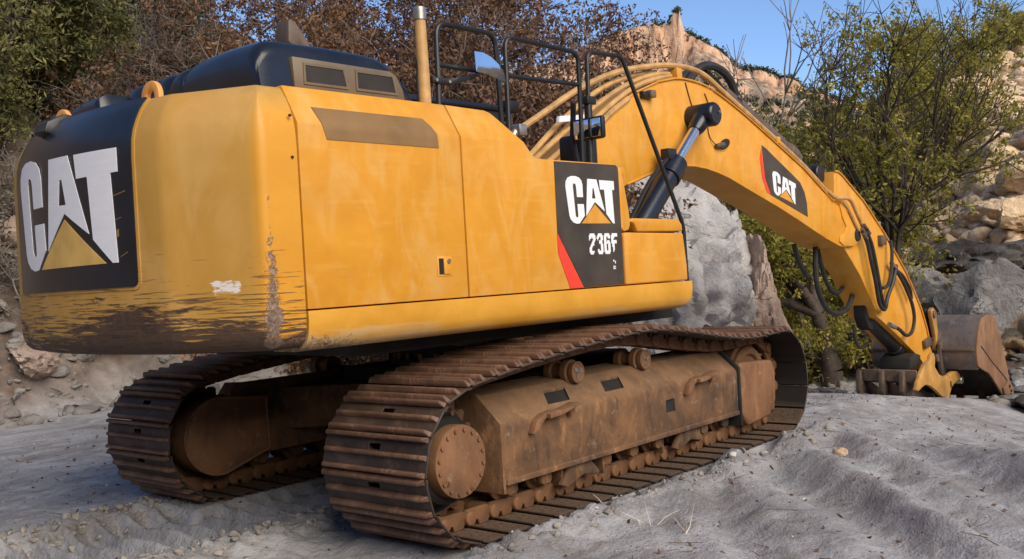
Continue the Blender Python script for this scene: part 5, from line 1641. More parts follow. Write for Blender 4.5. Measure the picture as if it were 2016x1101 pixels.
M['rock_pale'] = rock_mat('pale_limestone', (0.30, 0.285, 0.285), (0.47, 0.45, 0.445), (0.58, 0.56, 0.55), 0.8)
M['rock_shade'] = rock_mat('shaded_grey_boulder', (0.13, 0.12, 0.116), (0.27, 0.252, 0.24), (0.39, 0.37, 0.35), 1.2)  # darker grey: the boulders' shade is put into the colour
M['rock_sunlit'] = rock_mat('sunlit_sandstone', (0.56, 0.38, 0.215), (0.78, 0.565, 0.355), (0.86, 0.69, 0.49), 1.0)  # the sun's warm glow on the scree is put into this colour
M['rock_pink'] = rock_mat('pinkish_sandstone', (0.28, 0.19, 0.145), (0.44, 0.325, 0.262), (0.54, 0.43, 0.36), 1.0)
M['rock_dark'] = rock_mat('shaded_dark_shale', (0.050, 0.043, 0.040), (0.105, 0.092, 0.086), (0.19, 0.17, 0.16), 1.3)  # shade below the scree is put into this dark colour
M['chip'] = simple('limestone_chip', (0.55, 0.52, 0.49), 0.9, 0, 0.25, 3.0)

def rock(label, x, y, z, size, seed, mat, rz=0.0, sub=4, planes=9, rough=0.11, lo=0.42, group=None, extra=(), name='boulder', cat='boulder', tilt=0.0):
    v, f = rock_shape(seed, size, sub, planes, rough, lo, extra)
    o = np_mesh(name, v, f, M[mat], True)
    o.data.set_sharp_from_angle(angle=R(38))
    o.location = (x, y, z)
    o.rotation_euler = (tilt, 0, rz)
    tag(o, label, cat, group)
    return o
# the big block standing behind the machine
big = rock('huge pale limestone block standing behind the excavator under its raised boom', 8.6, 3.05, 0.55, (2.3, 1.9, 2.9), 3, 'rock_pale', 0.0, 6, 22, 0.10, 0.70,
           extra=(((-0.55, -0.45, 0.70), 0.60), ((-0.70, -0.70, -0.10), 0.62), ((0.45, -0.85, 0.28), 0.60), ((0.2, -0.9, -0.1), 0.66), ((-0.9, 0.2, 0.1), 0.8)))
rock('pinkish rock slab leaning on the right foot of the big block', 9.35, 2.05, -0.10, (1.45, 0.9, 2.05), 21, 'rock_pink', 0.2, 5, 16, 0.10, 0.5, extra=(((0.62, -0.62, 0.48), 0.42), ((-0.2, -0.9, 0.3), 0.55)))
rock('mossy grey rock at the foot of the big pale block', 7.9, 2.15, -0.10, (0.8, 0.6, 0.85), 22, 'rock_dark', 1.1, 4, 9, 0.07)
rock('pale broken rock half hidden between the big block and the track', 6.6, 3.6, 0.15, (0.9, 0.8, 0.75), 23, 'rock_pale', 0.2, 4, 13, 0.10)
rock('blue grey rock behind the swing bearing', 5.6, 4.9, 0.35, (1.1, 0.9, 0.75), 24, 'rock_grey', 0.7, 4, 13, 0.10)
# boulders behind the bucket
rock('rounded grey boulder directly above the bucket', 14.2, -0.15, 0.45, (1.05, 0.95, 1.05), 31, 'rock_shade', 0.5, 4, 13, 0.10, 0.5)
rock('flat-topped grey boulder left of the rounded boulder', 14.9, 1.05, 0.75, (1.0, 0.85, 0.72), 32, 'rock_shade', 1.2, 4, 13, 0.10, 0.5)
rock('dark overhanging slab in shadow above the boulders', 18.6, 1.35, 1.35, (1.9, 1.3, 0.55), 33, 'rock_dark', 0.2, 4, 13, 0.10)
rock('grey rock at the right edge beside the rounded boulder', 15.3, -1.35, 0.55, (0.85, 0.8, 0.62), 34, 'rock_shade', 0.9, 4, 13, 0.10)
rock('long dark slab lying under the sunlit scree', 20.2, 0.0, 1.45, (2.0, 1.2, 0.5), 35, 'rock_dark', 2.3, 4, 13, 0.10)
rock('grey boulder low behind the stick hoses', 14.6, 2.25, 0.0, (0.85, 0.8, 0.75), 36, 'rock_dark', 2.9, 4, 13, 0.10)
rock('pale wedge of rock at the right edge above the rubble', 13.0, -1.55, 0.05, (0.45, 0.4, 0.42), 37, 'rock_pale', 0.4, 3, 9, 0.05)
k = 0
rub = [(11.6, -1.75, 0.0), (11.2, -1.60, -0.25), (11.9, -1.35, -0.1), (12.3, -1.7, 0.15), (10.7, -1.85, -0.45), (10.5, -1.55, -0.6), (12.5, -1.25, 0.1), (11.5, -1.35, -0.35), (12.0, -1.9, 0.05), (10.9, -2.1, -0.4), (10.1, -1.9, -0.65), (13.0, -0.9, 0.0),
       (12.9, -1.3, 0.3), (12.2, -1.15, -0.3), (11.0, -1.9, -0.2)]
for (x, y, z) in rub:
    k += 1
    rock('flat grey slab in the rubble pile right of the bucket', x, y, gz(x, y) + 0.06 + 0.04 * (k % 4), (0.36 + 0.10 * (k % 3), 0.26, 0.085 + 0.03 * (k % 2)), 50 + k, ('rock_shade', 'rock_pale', 'rock_dark')[k % 3], k * 0.9, 3, 8, 0.06, 0.6,
         'slabs in the rubble pile', name='rock_slab', cat='rock slab', tilt=0.25 * math.sin(k))
# sunlit blocks on the right slope
k = 0
sl = [(24.0, 1.4, 0.95), (25.5, 2.6, 0.8), (26.5, 1.2, 1.15), (23.2, 2.6, 0.6), (28.5, 3.0, 0.9), (29.5, 1.8, 1.2), (27.0, 4.2, 0.7), (31.5, 3.6, 0.9), (33.0, 2.4, 1.1), (34.5, 5.0, 0.8), (36.5, 3.5, 1.1), (39.0, 5.5, 0.9), (25.0, 4.3, 0.5), (22.6, 1.6, 0.55), (30.5, 5.2, 0.7), (41.0, 4.2, 1.1)]
lab = ['large sunlit sandstone block lowest on the right slope', 'sunlit block just above the shadow line beside the tree', 'biggest sunlit block at the right edge', 'small sunlit rock at the shadow line',
       'sunlit block in the middle of the scree', 'broad sunlit block near the right edge above the lowest', 'sunlit rock half hidden by the tree leaves', 'sunlit block high on the scree', 'upper sunlit block at the right edge', 'sunlit rock below the green shrubs',
       'tall sunlit block high at the right edge', 'far sunlit block near the ridge shrubs', 'small sunlit rock glimpsed through the leaves', 'flat sunlit ledge rock at the foot of the scree', 'sunlit rock seen between the tree branches', 'topmost sunlit block at the right edge']
for (x, y, s) in sl:
    rock(lab[k], x, y, gz(x, y) + 0.25 * s, (s * 1.15, s * 0.95, s * 0.75), 90 + k, 'rock_sunlit', k * 1.3, 4, 13, 0.11, 0.45)
    k += 1
# blocks in the bank on the left
lb = [(1.6, 9.6, 0.55, 'pale block in the bank under the black panel corner', 'rock_pale'), (0.2, 9.0, 0.45, 'pinkish rock at the foot of the left bank', 'rock_pink'), (2.6, 10.3, 0.6, 'pale broken face in the bank left of the far track', 'rock_pale'),
      (-0.6, 9.7, 0.5, 'grey rock at the left edge of the bank', 'rock_grey'), (3.4, 9.4, 0.42, 'grey rock behind the far track', 'rock_grey'), (0.9, 10.6, 0.6, 'rusty brown rock high in the left bank', 'rock_pink'), (4.6, 13.2, 0.5, 'grey ledge rock on the hillside beyond the hood', 'rock_grey'),
      (3.4, 12.6, 0.45, 'pale flat stone on the hillside beside the juniper', 'rock_pale'), (5.4, 12.4, 0.4, 'pinkish stone among the bare grey brush', 'rock_pink'), (4.0, 11.6, 0.5, 'tan rock on the slope below the juniper branches', 'rock_sunlit'), (0.2, 11.8, 0.55, 'pale rock at the left edge below the juniper', 'rock_pale')]
for k, (x, y, s, l, mt) in enumerate(lb):
    rock(l, x, y, gz(x, y) + 0.1 * s, (s * 1.2, s * 0.9, s * 0.85), 130 + k, mt, k * 1.1, 4, 13, 0.13, 0.45)

def scatter(name, pts, sizes, mat, seed, sub=1, flat=0.6):
    """many small stones joined into one mass"""
    r = np.random.default_rng(seed)
    shapes = [rock_shape(seed * 31 + q, (1, 1, 1), sub, 7, 0.0, 0.12)[0] for q in range(14)]
    f = ICO[sub][1]
    n = len(pts)
    nv = len(shapes[0])
    Vv = np.empty((n, nv, 3), np.float32)
    for k in range(n):
        a = r.uniform(0, 6.28)
        c_, s_ = math.cos(a), math.sin(a)
        q = shapes[k % len(shapes)] * np.array([r.uniform(0.7, 1.3), r.uniform(0.6, 1.0), flat * r.uniform(0.6, 1.2)]) * sizes[k]
        Vv[k] = np.stack([q[:, 0] * c_ - q[:, 1] * s_, q[:, 0] * s_ + q[:, 1] * c_, q[:, 2]], 1) + pts[k]
    F_ = (f[None] + (np.arange(n) * nv)[:, None, None]).reshape(-1, 3)
    o = np_mesh(name, Vv.reshape(-1, 3), F_, mat, False)
    tag(o, kind='stuff')
    return o
# scree on the sunlit slope
r = np.random.default_rng(77)
n = 6500
d = 22 + 38 * r.random(n) ** 1.2
yaw = R(40.2) + np.radians(-r.uniform(9.0, 29.0, n))
xy = np.stack([CAMPOS.x + d * np.cos(yaw), CAMPOS.y + d * np.sin(yaw)], 1)
hh, rk, _t = ground_h(xy[:, 0], xy[:, 1])
keep = rk > 0.6
sz = (0.10 + 0.42 * r.random(n) ** 2.4) * (0.6 + d / 60)
tag(scatter('scree_stones', np.column_stack([xy, hh + 0.08 * sz])[keep], sz[keep], M['rock_sunlit'], 5, 2, 0.75), kind='stuff')
# stones in the left bank and on the hillside
n = 2600
d = 14.5 + 13 * r.random(n)
yaw = R(40.2) + np.radians(r.uniform(2.0, 30.0, n))
xy = np.stack([CAMPOS.x + d * np.cos(yaw), CAMPOS.y + d * np.sin(yaw)], 1)
hh, rk, _t = ground_h(xy[:, 0], xy[:, 1])
keep = rk > 0.3
sz = 0.03 + 0.18 * r.random(n) ** 3.5
scatter('hillside_stones', np.column_stack([xy, hh + 0.02])[keep], sz[keep], M['rock_grey'], 6, 2, 0.7)
n = 420
x = r.uniform(-4, 6, n)
y = left_base(x) + r.uniform(-0.5, 2.6, n)
hh, rk, _t = ground_h(x, y)
sz = 0.05 + 0.26 * r.random(n) ** 2.6
scatter('bank_rubble', np.column_stack([x, y, hh + 0.02]), sz, M['rock_grey'], 16, 2, 0.7)
# rubble behind the bucket and under the boulders
n = 700
x = r.uniform(9.5, 19, n)
y = -2.6 + (x - 9.5) * 0.12 + r.uniform(0, 5.5, n)
hh, rk, _t = ground_h(x, y)
sz = 0.05 + 0.20 * r.random(n) ** 2.2
keep = (x > 11.7) | (y < -1.2) | (y > 1.2)
scatter('rubble_stones', np.column_stack([x, y, hh + 0.02])[keep], sz[keep], M['rock_grey'], 8, 2, 0.5)
# pebbles and clods on the silt near the viewer
n = 5200
x = r.uniform(-5.5, 7.5, n)
y = r.uniform(-5.4, 6.5, n)
hh, rk, _t = ground_h(x, y)
sz = 0.005 + 0.020 * r.random(n) ** 5
scatter('pebbles', np.column_stack([x, y, hh + 0.002]), sz, M['rock_grey'], 9, 1, 0.7)
n = 14000
x = r.uniform(-5.5, 7.5, n)
y = r.uniform(-5.4, 6.5, n)
hh, rk, _t = ground_h(x, y)
sz = 0.003 + 0.009 * r.random(n) ** 3
scatter('grit', np.column_stack([x, y, hh + 0.001]), sz, M['rock_grey'], 14, 0, 0.8)
n = 420
x = r.uniform(-5.5, 7.5, n)
y = r.uniform(-5.4, 6.5, n)
hh, rk, _t = ground_h(x, y)
sz = 0.007 + 0.020 * r.random(n) ** 3
scatter('white_chips', np.column_stack([x, y, hh + 0.003]), sz, M['chip'], 10, 1, 0.5)
M['clod'] = simple('dry_silt_clod', (0.30, 0.265, 0.235), 0.95, 0, 0.3, 6.0, 0.4, 60, 0.01)
pts, szs = [], []
for (yy, x0, x1, cnt, wd) in ((1.22, -4.6, -1.5, 800, 0.15), (-0.22, -3.6, -0.9, 520, 0.15), (-1.95, -2.4, 2.3, 260, 0.10)):
    xx = r.uniform(x0, x1, cnt)
    y_ = yy + r.normal(0, wd, cnt)
    h_, _, _t = ground_h(xx, y_)
    s_ = 0.007 + 0.038 * r.random(cnt) ** 4
    pts.append(np.column_stack([xx, y_, h_ + 0.3 * s_]))
    szs.append(s_)
scatter('silt_clods', np.vstack(pts), np.concatenate(szs), M['clod'], 12, 2, 0.8)
# ------------------------------------------------------------------ vegetation
def twigs_mesh(name, segs, mat, parent=None, sides=4):
    """segs: list of (p0, p1, r0, r1) -> one mesh of tapered sticks"""
    A = np.array([s[0] for s in segs], float)
    B = np.array([s[1] for s in segs], float)
    ra = np.array([s[2] for s in segs])[:, None]
    rb = np.array([s[3] for s in segs])[:, None]
    d = B - A
    d /= np.maximum(np.linalg.norm(d, axis=1), 1e-6)[:, None]
    ref = np.where(np.abs(d[:, 2:3]) > 0.8, np.array([[1.0, 0, 0]]), np.array([[0, 0, 1.0]]))
    u = np.cross(d, ref)
    u /= np.linalg.norm(u, axis=1)[:, None]
    w = np.cross(d, u)
    n = len(segs)
    V_ = np.empty((n, 2 * sides, 3))
    for k in range(sides):
        a = 2 * math.pi * k / sides
        o = u * math.cos(a) + w * math.sin(a)
        V_[:, k] = A + o * ra
        V_[:, sides + k] = B + o * rb
    f = np.array([[k, (k + 1) % sides, sides + (k + 1) % sides, sides + k] for k in range(sides)])
    F_ = (f[None] + (np.arange(n) * 2 * sides)[:, None, None]).reshape(-1, 4)
    return np_mesh(name, V_.reshape(-1, 3), F_, mat, True, parent)

def leaf_mesh(name, pts, size, mat, r, parent=None, aspect=1.7, droop=0.0, up_bias=0.0):
    n = len(pts)
    a = r.normal(size=(n, 3))
    a[:, 2] -= droop
    a /= np.linalg.norm(a, axis=1)[:, None]
    b_ = r.normal(size=(n, 3))
    b_[:, 2] += up_bias
    nrm = np.cross(a, b_)
    nrm /= np.maximum(np.linalg.norm(nrm, axis=1), 1e-6)[:, None]
    s = (size * r.uniform(0.6, 1.35, n))[:, None]
    L = a * s * aspect * 0.5
    W = nrm * s * 0.5
    P = np.asarray(pts)
    V_ = np.stack([P - L, P + W * 0.8 - L * 0.1, P + L, P - W * 0.8 - L * 0.1], 1)
    F_ = np.arange(4 * n).reshape(n, 4)
    return np_mesh(name, V_.reshape(-1, 3), F_, mat, False, parent)

def leaf_mat(name, cols, trans=0.25, rough=0.6):
    m, nt, b = new_mat(name)
    t = NT(nt)
    g = t.n("ShaderNodeNewGeometry")
    rnd = g.outputs['Random Per Island']
    n = len(cols)
    c = t.ramp(rnd, *[((k + 0.5) / n, cc) for k, cc in enumerate(cols)])
    n1 = t.noise(t.coord(), 2.6, 4, 0.6)
    c = t.mix(t.rng(n1, 0.42, 0.66, 0.0, 0.6), c, tuple(x * 0.6 for x in cols[0]))
    c = t.mix(t.rng(n1, 0.50, 0.30, 0.0, 0.45), c, cols[-2] if len(cols) > 3 else cols[-1])
    t.link(c, b.inputs['Base Color'])
    b.inputs['Roughness'].default_value = rough
    b.inputs['Specular IOR Level'].default_value = 0.25
    if trans:
        tr = t.n("ShaderNodeBsdfTranslucent")
        t.link(c, tr.inputs[0])
        mx = t.n("ShaderNodeMixShader")
        mx.inputs[0].default_value = trans
        out = nt.nodes["Material Output"]
        t.link(b.outputs[0], mx.inputs[1])
        t.link(tr.outputs[0], mx.inputs[2])
        t.link(mx.outputs[0], out.inputs[0])
    return m
M['oak'] = leaf_mat('dead_oak_leaves', [(0.125, 0.068, 0.044), (0.185, 0.100, 0.060), (0.245, 0.135, 0.078), (0.155, 0.092, 0.064), (0.300, 0.172, 0.095)])
M['oak2'] = leaf_mat('orange_oak_leaves', [(0.165, 0.080, 0.040), (0.270, 0.138, 0.062), (0.365, 0.200, 0.085), (0.215, 0.120, 0.066)])
M['juniper'] = leaf_mat('juniper_needles', [(0.095, 0.105, 0.040), (0.150, 0.155, 0.052), (0.225, 0.210, 0.066), (0.310, 0.265, 0.085), (0.125, 0.135, 0.052)], 0.2)
M['dkgreen'] = leaf_mat('dark_green_needles', [(0.042, 0.056, 0.031), (0.067, 0.081, 0.042), (0.095, 0.106, 0.053)], 0.1)
M['cotton'] = leaf_mat('yellow_green_leaves', [(0.20, 0.20, 0.045), (0.31, 0.285, 0.058), (0.43, 0.365, 0.075), (0.56, 0.46, 0.10), (0.25, 0.245, 0.055)], 0.45)
M['greyleaf'] = leaf_mat('grey_sage_leaves', [(0.120, 0.102, 0.078), (0.186, 0.162, 0.126), (0.090, 0.082, 0.058), (0.240, 0.210, 0.168)], 0.1)
M['bark'] = simple('grey_brown_bark', (0.062, 0.045, 0.036), 0.9, 0, 0.35, 6.0, 0.6, 30, 0.02)
M['twig'] = simple('grey_twig', (0.20, 0.165, 0.135), 0.9, 0, 0.35, 5.0)
M['redtwig'] = simple('brown_twig', (0.20, 0.155, 0.125), 0.9, 0, 0.35, 5.0)
M['deadwood'] = simple('bleached_dead_wood', (0.22, 0.185, 0.155), 0.9, 0, 0.3, 5.0)
M['paletwig'] = simple('pale_dry_stem', (0.62, 0.56, 0.47), 0.85, 0, 0.2, 8.0)

def grow(r, p, d, L, rad, depth, segs, tips, spread=0.6, kids=3, bend=0.16, lift=0.05, shrink=0.68, minr=0.004):
    """recursive limb; tips collects (point, direction, depth)"""
    k = 4 if depth > 1 else 3
    p = np.array(p, float)
    d = np.array(d, float)
    step = L / k
    for i in range(k):
        d = d + r.normal(0, bend, 3) + np.array([0, 0, lift])
        d /= np.linalg.norm(d)
        q = p + d * step
        r0 = max(minr, rad * (1 - 0.45 * i / k))
        r1 = max(minr, rad * (1 - 0.45 * (i + 1) / k))
        segs.append((p, q, r0, r1))
        if depth <= 2:
            tips.append((q, d, depth))
        if depth > 0 and i >= 1 and r.random() < 0.45:
            sd = d + r.normal(0, spread, 3)
            sd /= np.linalg.norm(sd)
            grow(r, q, sd, L * shrink * r.uniform(0.6, 0.95), rad * 0.5, depth - 1, segs, tips, spread, kids, bend, lift, shrink, minr)
        p = q
    if depth > 0:
        for _ in range(kids):
            sd = d + r.normal(0, spread, 3)
            sd /= np.linalg.norm(sd)
            grow(r, p, sd, L * shrink * r.uniform(0.75, 1.15), rad * 0.55, depth - 1, segs, tips, spread, kids, bend, lift, shrink, minr)

def plant(name, cat, label, x, y, seed, height, stems, depth, wood, leaf=None, nleaf=0, lsize=0.06, clump=0.22, rad=0.05, spread=0.6, kids=3, bend=0.16, lift=0.05,
          lean=0.35, group=None, droop=0.2, shrink=0.68, frac=0.42, tipdepth=1, z=None, minr=0.004, aspect=1.7, dirs=None, sides=4, leafzmin=None, cluster=22):
    r = np.random.default_rng(seed)
    z = gz(x, y) - 0.05 if z is None else z
    root = empty(name, (x, y, z))
    tag(root, label, cat, group)
    segs, tips = [], []
    for s in range(stems):
        a = r.uniform(0, 6.28)
        ln = lean * r.uniform(0.3, 1.2)
        dd = np.array([math.cos(a) * ln, math.sin(a) * ln, 1.0]) if dirs is None else np.array(dirs[s % len(dirs)], float)
        dd /= np.linalg.norm(dd)
        p0 = np.array([math.cos(a), math.sin(a), 0]) * (0.06 * stems ** 0.5 if stems > 1 else 0)
        grow(r, p0, dd, height * frac * r.uniform(0.8, 1.15), rad * r.uniform(0.7, 1.1), depth, segs, tips, spread, kids, bend, lift, shrink, minr)
    twigs_mesh('trunk', segs, wood, root, sides)
    if leaf is not None and nleaf:
        T = np.array([t[0] for t in tips if t[2] <= tipdepth])
        if leafzmin is not None:
            T = T[T[:, 2] > leafzmin]
        # leaf density varies from limb to limb
        w = np.clip(0.5 + perlin(T * 0.8 + seed) * 1.4, 0.03, 2.0)
        pick = r.choice(len(T), nleaf, p=w / w.sum())
        if cluster:
            ncl = max(40, int(nleaf / cluster))
            pk = r.choice(len(T), ncl, p=w / w.sum())
            Cc = T[pk] + r.normal(0, clump, (ncl, 3)) * np.array([1, 1, 0.8])
            which = r.integers(0, ncl, nleaf)
            rad_ = r.uniform(0.5, 1.5, ncl)[which][:, None]
            P = Cc[which] + r.normal(0, 1, (nleaf, 3)) * lsize * 1.5 * rad_
        else:
            P = T[pick] + r.normal(0, clump, (nleaf, 3)) * np.array([1, 1, 0.8])
        P[:, 2] = np.maximum(P[:, 2], 0.02)
        leaf_mesh('crown', P, lsize, leaf, r, root, aspect, droop)
    return root

# brown-leaved scrub oaks behind the machine
oaks = [(5.9, 9.5, 7.6, 'oak2', 'rusty scrub oak rising right behind the muffler flap'), (7.74, 11.41, 9.6, 'oak', 'tall brown scrub oak behind the hood vents'),
        (6.67, 9.04, 8.7, 'oak', 'brown scrub oak behind the upright pipe, left of it'), (8.63, 9.95, 10.1, 'oak', 'tall dark brown scrub oak directly behind the upright pipe'), (7.38, 7.67, 8.5, 'oak', 'brown scrub oak behind the rear hand rail'),
        (9.40, 8.44, 10.1, 'oak', 'tall brown scrub oak above the mirror'), (7.5, 6.7, 6.6, 'oak', 'low reddish scrub oak between the two hand rails'), (9.9, 8.9, 10.6, 'oak', 'tallest thin-topped scrub oak against the sky'),
        (8.5, 7.15, 6.6, 'oak', 'brown scrub oak behind the middle hand rail')]
for k, (x, y, h, lf, lb_) in enumerate(oaks):
    sc = 1.3 if k < 8 else 1.1
    plant('scrub_oak', 'scrub oak', lb_, x, y, 200 + k, h, 6, 4, M['redtwig'], M[lf], int(34000 * sc), 0.056, 0.27, 0.055, 0.62, 2, 0.20, 0.05, 0.42, 'brown scrub oaks behind the excavator', 0.4, 0.66, 0.36, 2, minr=0.008)
# grey leafless brush on the hillside
greys = [(4.42, 14.8, 2.4), (5.63, 15.27, 2.6), (4.48, 12.47, 2.2), (5.77, 13.44, 2.8), (7.5, 15.3, 3.0), (3.42, 11.93, 1.7), (7.42, 14.15, 3.0), (7.33, 16.59, 3.2), (6.4, 12.2, 2.4), (5.0, 10.9, 1.8)]
gl = ['leafless grey brush high at the top left beside the dark juniper', 'leafless grey brush under the dark green juniper', 'grey brush above the pale flat stone', 'tangle of grey bare stems in the middle of the hillside', 'grey brush at the top edge left of the oaks',
      'low grey brush just above the black hood ribs', 'grey bare bush left of the orange-brown oak', 'farthest grey brush at the top of the hillside', 'grey twiggy bush between the ledge rock and the oak', 'low bare bush right above the engine hood']
greys += [(0.2, 9.4, 1.1), (1.5, 9.2, 1.2), (-1.0, 10.2, 1.4), (2.4, 9.9, 1.3), (3.6, 10.2, 1.5), (1.0, 10.8, 1.4)]
gl += ['dry brush on the bank left of the counterweight', 'dry brush under the bottom corner of the counterweight', 'dry brush at the left edge above the bank', 'dry brush on the bank above the far track', 'dry brush behind the far track on the slope', 'dry brush higher on the bank below the juniper']
for k, (x, y, h) in enumerate(greys):
    plant('bare_bush', 'bush', gl[k], x, y, 240 + k, h, 12, 3, M['twig'], M['greyleaf'], 1500, 0.045, 0.18, 0.022, 0.7, 3, 0.24, 0.05, 0.8, 'leafless grey brush on the left hillside', 0.0, 0.70, 0.42, 1, minr=0.005)
# junipers
def juniper(label, x, y, seed, h, w, nleaf, mat, lsize=0.075, trunk_r=0.10, z=None):
    r = np.random.default_rng(seed)
    z = gz(x, y) - 0.1 if z is None else z
    root = empty('juniper', (x, y, z))
    tag(root, label, 'juniper', 'junipers on the left hillside')
    segs, tips = [], []
    for s in range(3):
        a = s * 2.1 + r.uniform(0, 1)
        grow(r, (0.1 * math.cos(a), 0.1 * math.sin(a), 0), np.array([0.22 * math.cos(a), 0.22 * math.sin(a), 1.0]), h * 0.42, trunk_r, 3, segs, tips, 0.75, 3, 0.16, 0.03, 0.62)
    twigs_mesh('trunk', segs, M['bark'], root, 6)
    T = np.array([t[0] for t in tips])
    T = T[T[:, 2] > 0.12 * h]
    # tufted clumps round the limb ends
    nc = 420
    C = T[r.choice(len(T), nc)] + r.normal(0, 0.10, (nc, 3))
    cs = r.uniform(0.07, 0.20, nc)
    pick = r.integers(0, nc, nleaf)
    P = C[pick] + r.normal(0, 1, (nleaf, 3)) * cs[pick][:, None] * np.array([1, 1, 1.15])
    leaf_mesh('crown', P, lsize, M[mat], r, root, 2.6, -0.5)
    return root
juniper('large olive green juniper filling the top left corner', 1.10, 12.0, 301, 5.6, 3.0, 60000, 'juniper', 0.042)
juniper('olive green juniper right of the corner one, above the camera hood', 2.85, 12.7, 303, 4.2, 2.4, 42000, 'juniper', 0.042)
juniper('dark green juniper at the top edge beyond the grey brush', 5.73, 16.6, 304, 3.6, 2.2, 24000, 'dkgreen', 0.05)
juniper('low olive juniper at the left edge behind the counterweight', -0.3, 11.3, 305, 2.6, 2.0, 22000, 'juniper', 0.042)
juniper('small dark juniper behind the bare brush above the hood', 7.4, 18.0, 306, 3.4, 2.2, 20000, 'dkgreen', 0.05)
# leafy tree on the right with its trunk standing behind the stick
plant('leafy_tree', 'tree', 'yellow-green tree with a thick dark trunk standing behind the stick', 13.15, 2.51, 321, 5.4, 1, 4, M['bark'], M['cotton'], 21000, 0.052, 0.24, 0.26, 0.55, 4, 0.13, 0.07, 0.1, None, 0.35, 0.70, 0.30, 1, minr=0.0045, aspect=2.0, sides=6)
plant('leafy_tree', 'tree', 'open-crowned green tree right of the trunk, tallest against the sky', 14.96, 1.99, 328, 8.6, 4, 4, M['bark'], M['cotton'], 17000, 0.052, 0.26, 0.10, 0.44, 3, 0.13, 0.10, 0.16, None, 0.3, 0.70, 0.36, 1, minr=0.0045, aspect=2.0, sides=5)
plant('leafy_tree', 'tree', 'dense green tree left of the trunk, behind the boom', 16.6, 4.3, 323, 6.4, 6, 4, M['bark'], M['cotton'], 38000, 0.066, 0.30, 0.10, 0.62, 3, 0.16, 0.05, 0.5, None, 0.3, 0.68, 0.36, 1, minr=0.0045, aspect=2.0)
plant('leafy_bush', 'bush', 'low yellow-green bush round the foot of the tree trunk', 14.2, 3.6, 331, 2.9, 8, 3, M['twig'], M['cotton'], 11000, 0.055, 0.20, 0.03, 0.6, 3, 0.2, 0.03, 0.8, None, 0.3, 0.68, 0.42, 1)
plant('leafy_bush', 'bush', 'yellow-green bush hanging over the boulders right of the stick', 14.6, 2.1, 332, 3.0, 6, 3, M['twig'], M['cotton'], 7000, 0.052, 0.22, 0.035, 0.62, 3, 0.2, 0.03, 0.7, None, 0.3, 0.68, 0.42, 1)
plant('leafy_bush', 'bush', 'green bush on the right slope between the tree and the scree', 19.4, 4.2, 333, 3.2, 7, 3, M['twig'], M['cotton'], 5000, 0.06, 0.26, 0.035, 0.62, 3, 0.2, 0.03, 0.6, None, 0.3, 0.68, 0.42, 1)
plant('leafy_bush', 'bush', 'dull green scrub seen under the boom right of the big block', 18.35, 5.58, 334, 3.2, 8, 3, M['twig'], M['cotton'], 11000, 0.062, 0.26, 0.03, 0.62, 3, 0.2, 0.03, 0.7, None, 0.3, 0.68, 0.42, 1)
plant('leafy_bush', 'bush', 'dull green scrub behind the boom cylinder', 18.55, 7.45, 335, 3.0, 8, 3, M['twig'], M['cotton'], 9000, 0.062, 0.26, 0.03, 0.62, 3, 0.2, 0.03, 0.7, None, 0.3, 0.68, 0.42, 1)
# dead limbs against the sky
plant('dead_tree', 'dead tree', 'bare forked dead limb leaning left out of the green tree', 14.4, 3.1, 341, 8.2, 2, 3, M['deadwood'], None, 0, rad=0.085, spread=0.42, kids=3, bend=0.11, lift=0.01, frac=0.50, shrink=0.6, minr=0.008, dirs=[(-0.10, 0.30, 1.0), (-0.02, 0.12, 1.0)], sides=5)
plant('dead_tree', 'dead tree', 'thin bare dead bush against the sky behind the boom top', 20.25, 8.51, 342, 8.4, 3, 3, M['deadwood'], None, 0, rad=0.07, spread=0.42, kids=3, bend=0.12, lift=0.01, frac=0.46, shrink=0.62, minr=0.010, dirs=[(0.10, -0.12, 1.0), (-0.05, 0.14, 1.0), (0.02, 0.02, 1)], sides=4)
# shrubs along the sunlit slope
rs = [(37.35, 9.13, 'leafy shrub on the slope nearest the tree'), (45.0, 11.0, 'rounded shrub on the skyline above the scree, left'), (47.5, 9.4, 'tall shrub in the middle of the skyline'),
      (52.0, 8.2, 'large shrub at the top right corner of the slope'), (37.5, 6.9, 'shrub low on the scree right of the tree'), (50.0, 11.8, 'far shrub on the skyline behind the others'), (53.5, 6.9, 'shrub at the right edge high on the scree')]
for k, (x, y, l) in enumerate(rs):
    plant('slope_shrub', 'shrub', l, x, y, 360 + k, 2.5 + 0.5 * (k % 3), 7, 3, M['twig'], M['cotton'], 6000, 0.11, 0.36, 0.05, 0.65, 3, 0.2, 0.03, 0.7, 'shrubs on the sunlit right slope', 0.2, 0.68, 0.40, 1)
# tiny far trees on the mesa: dots of foliage, past counting
r = np.random.default_rng(401)
pts = []
for k in range(2400):
    u = r.uniform(-10, 130) if k % 3 else r.uniform(28, 80)  # extra dots on the right ridge stand in for its shade
    w_ = r.uniform(-62, 5) if k % 4 else r.uniform(-6, 3)
    A_, B_ = np.array([221.0, 158.0]), np.array([248.8, 108.5])
    dv = (B_ - A_) / np.linalg.norm(B_ - A_)
    nv = np.array([-dv[1], dv[0]])
    P0 = np.array([[A_[0] + dv[0] * u + nv[0] * w_, A_[1] + dv[1] * u + nv[1] * w_, 0.0]])
    zz_ = mesa_fz(np.array([u]), np.array([w_]), P0)[0][0]
    if -14 < w_ < -1 and u < 58:
        continue
    s_ = r.uniform(0.45, 1.25)
    q = r.normal(0, 0.45, (16, 3)) * s_ + np.array([P0[0, 0], P0[0, 1], zz_ + 0.5 * s_])
    pts.append(q)
fs_ = leaf_mesh('distant_shrubs', np.vstack(pts), 0.7, M['dkgreen'], r, None, 1.2)
tag(fs_, kind='stuff')

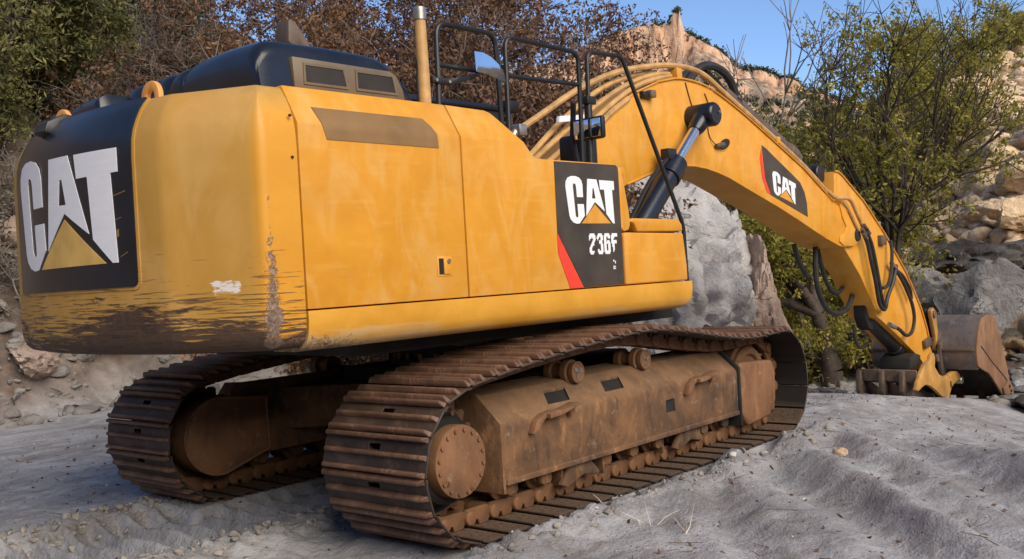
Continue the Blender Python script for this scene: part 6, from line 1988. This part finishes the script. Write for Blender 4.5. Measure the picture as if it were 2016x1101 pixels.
# ------------------------------------------------------------------ litter on the silt
r = np.random.default_rng(55)
segs = []
for k in range(620):
    x = r.uniform(-5, 7)
    y = r.uniform(-5, 6)
    z = gz(x, y) + 0.008
    a = r.uniform(0, 6.28)
    L_ = r.uniform(0.04, 0.20)
    q = np.array([x, y, z])
    e = q + np.array([math.cos(a) * L_, math.sin(a) * L_, r.uniform(-0.01, 0.03)])
    segs.append((q, e, 0.0035, 0.002))
tag(twigs_mesh('twig_litter', segs, M['redtwig'], None, 3), kind='stuff')
pts = []
n = 900
x = r.uniform(-5.2, 7, n)
y = r.uniform(-5, 6, n)
hh, _, _t = ground_h(x, y)
lm = leaf_mesh('leaf_litter', np.column_stack([x, y, hh + 0.01]), 0.030, M['oak'], r, None, 1.6, 0.0)
tag(lm, kind='stuff')
# dry pale stalks sticking out of the silt in the right foreground
def stalks(label, x, y, seed, n, L_, name='dry_stalk'):
    r_ = np.random.default_rng(seed)
    sg = []
    z = gz(x, y)
    for k in range(n):
        a = r_.uniform(0, 6.28)
        up_ = r_.uniform(0.15, 1.3)
        d = np.array([math.cos(a), math.sin(a), up_])
        d /= np.linalg.norm(d)
        p = np.array([r_.uniform(-0.05, 0.05), r_.uniform(-0.05, 0.05), -0.01])
        for i in range(3):
            d = d + r_.normal(0, 0.18, 3)
            d /= np.linalg.norm(d)
            q = p + d * L_ * r_.uniform(0.2, 0.42)
            sg.append((p, q, 0.0042 - 0.0010 * i, 0.0034 - 0.0010 * i))
            p = q
    o = twigs_mesh(name, sg, M['paletwig'], None, 5)
    o.location = (x, y, z)
    tag(o, label, 'dry stalk', 'dry stalks in the right foreground')
stalks('tuft of pale dry stalks standing in the foreground silt', -1.05, -2.22, 1, 6, 0.17)
stalks('flattened pale stalk lying right of the standing tuft', -1.12, -2.48, 2, 3, 0.19)
stalks('small dry stalk nearer the track, left of the tuft', -0.95, -1.78, 3, 3, 0.11)
rock('pinkish stone lying alone among the ruts', 1.62, -2.36, gz(1.62, -2.36) + 0.03, (0.085, 0.07, 0.055), 501, 'rock_sunlit', 0.4, 3, 8, 0.05, name='stone', cat='stone')
rock('small white stone beside the track ruts', 0.55, -1.95, gz(0.55, -1.95) + 0.02, (0.05, 0.04, 0.03), 502, 'chip', 0.8, 3, 8, 0.05, name='stone', cat='stone')
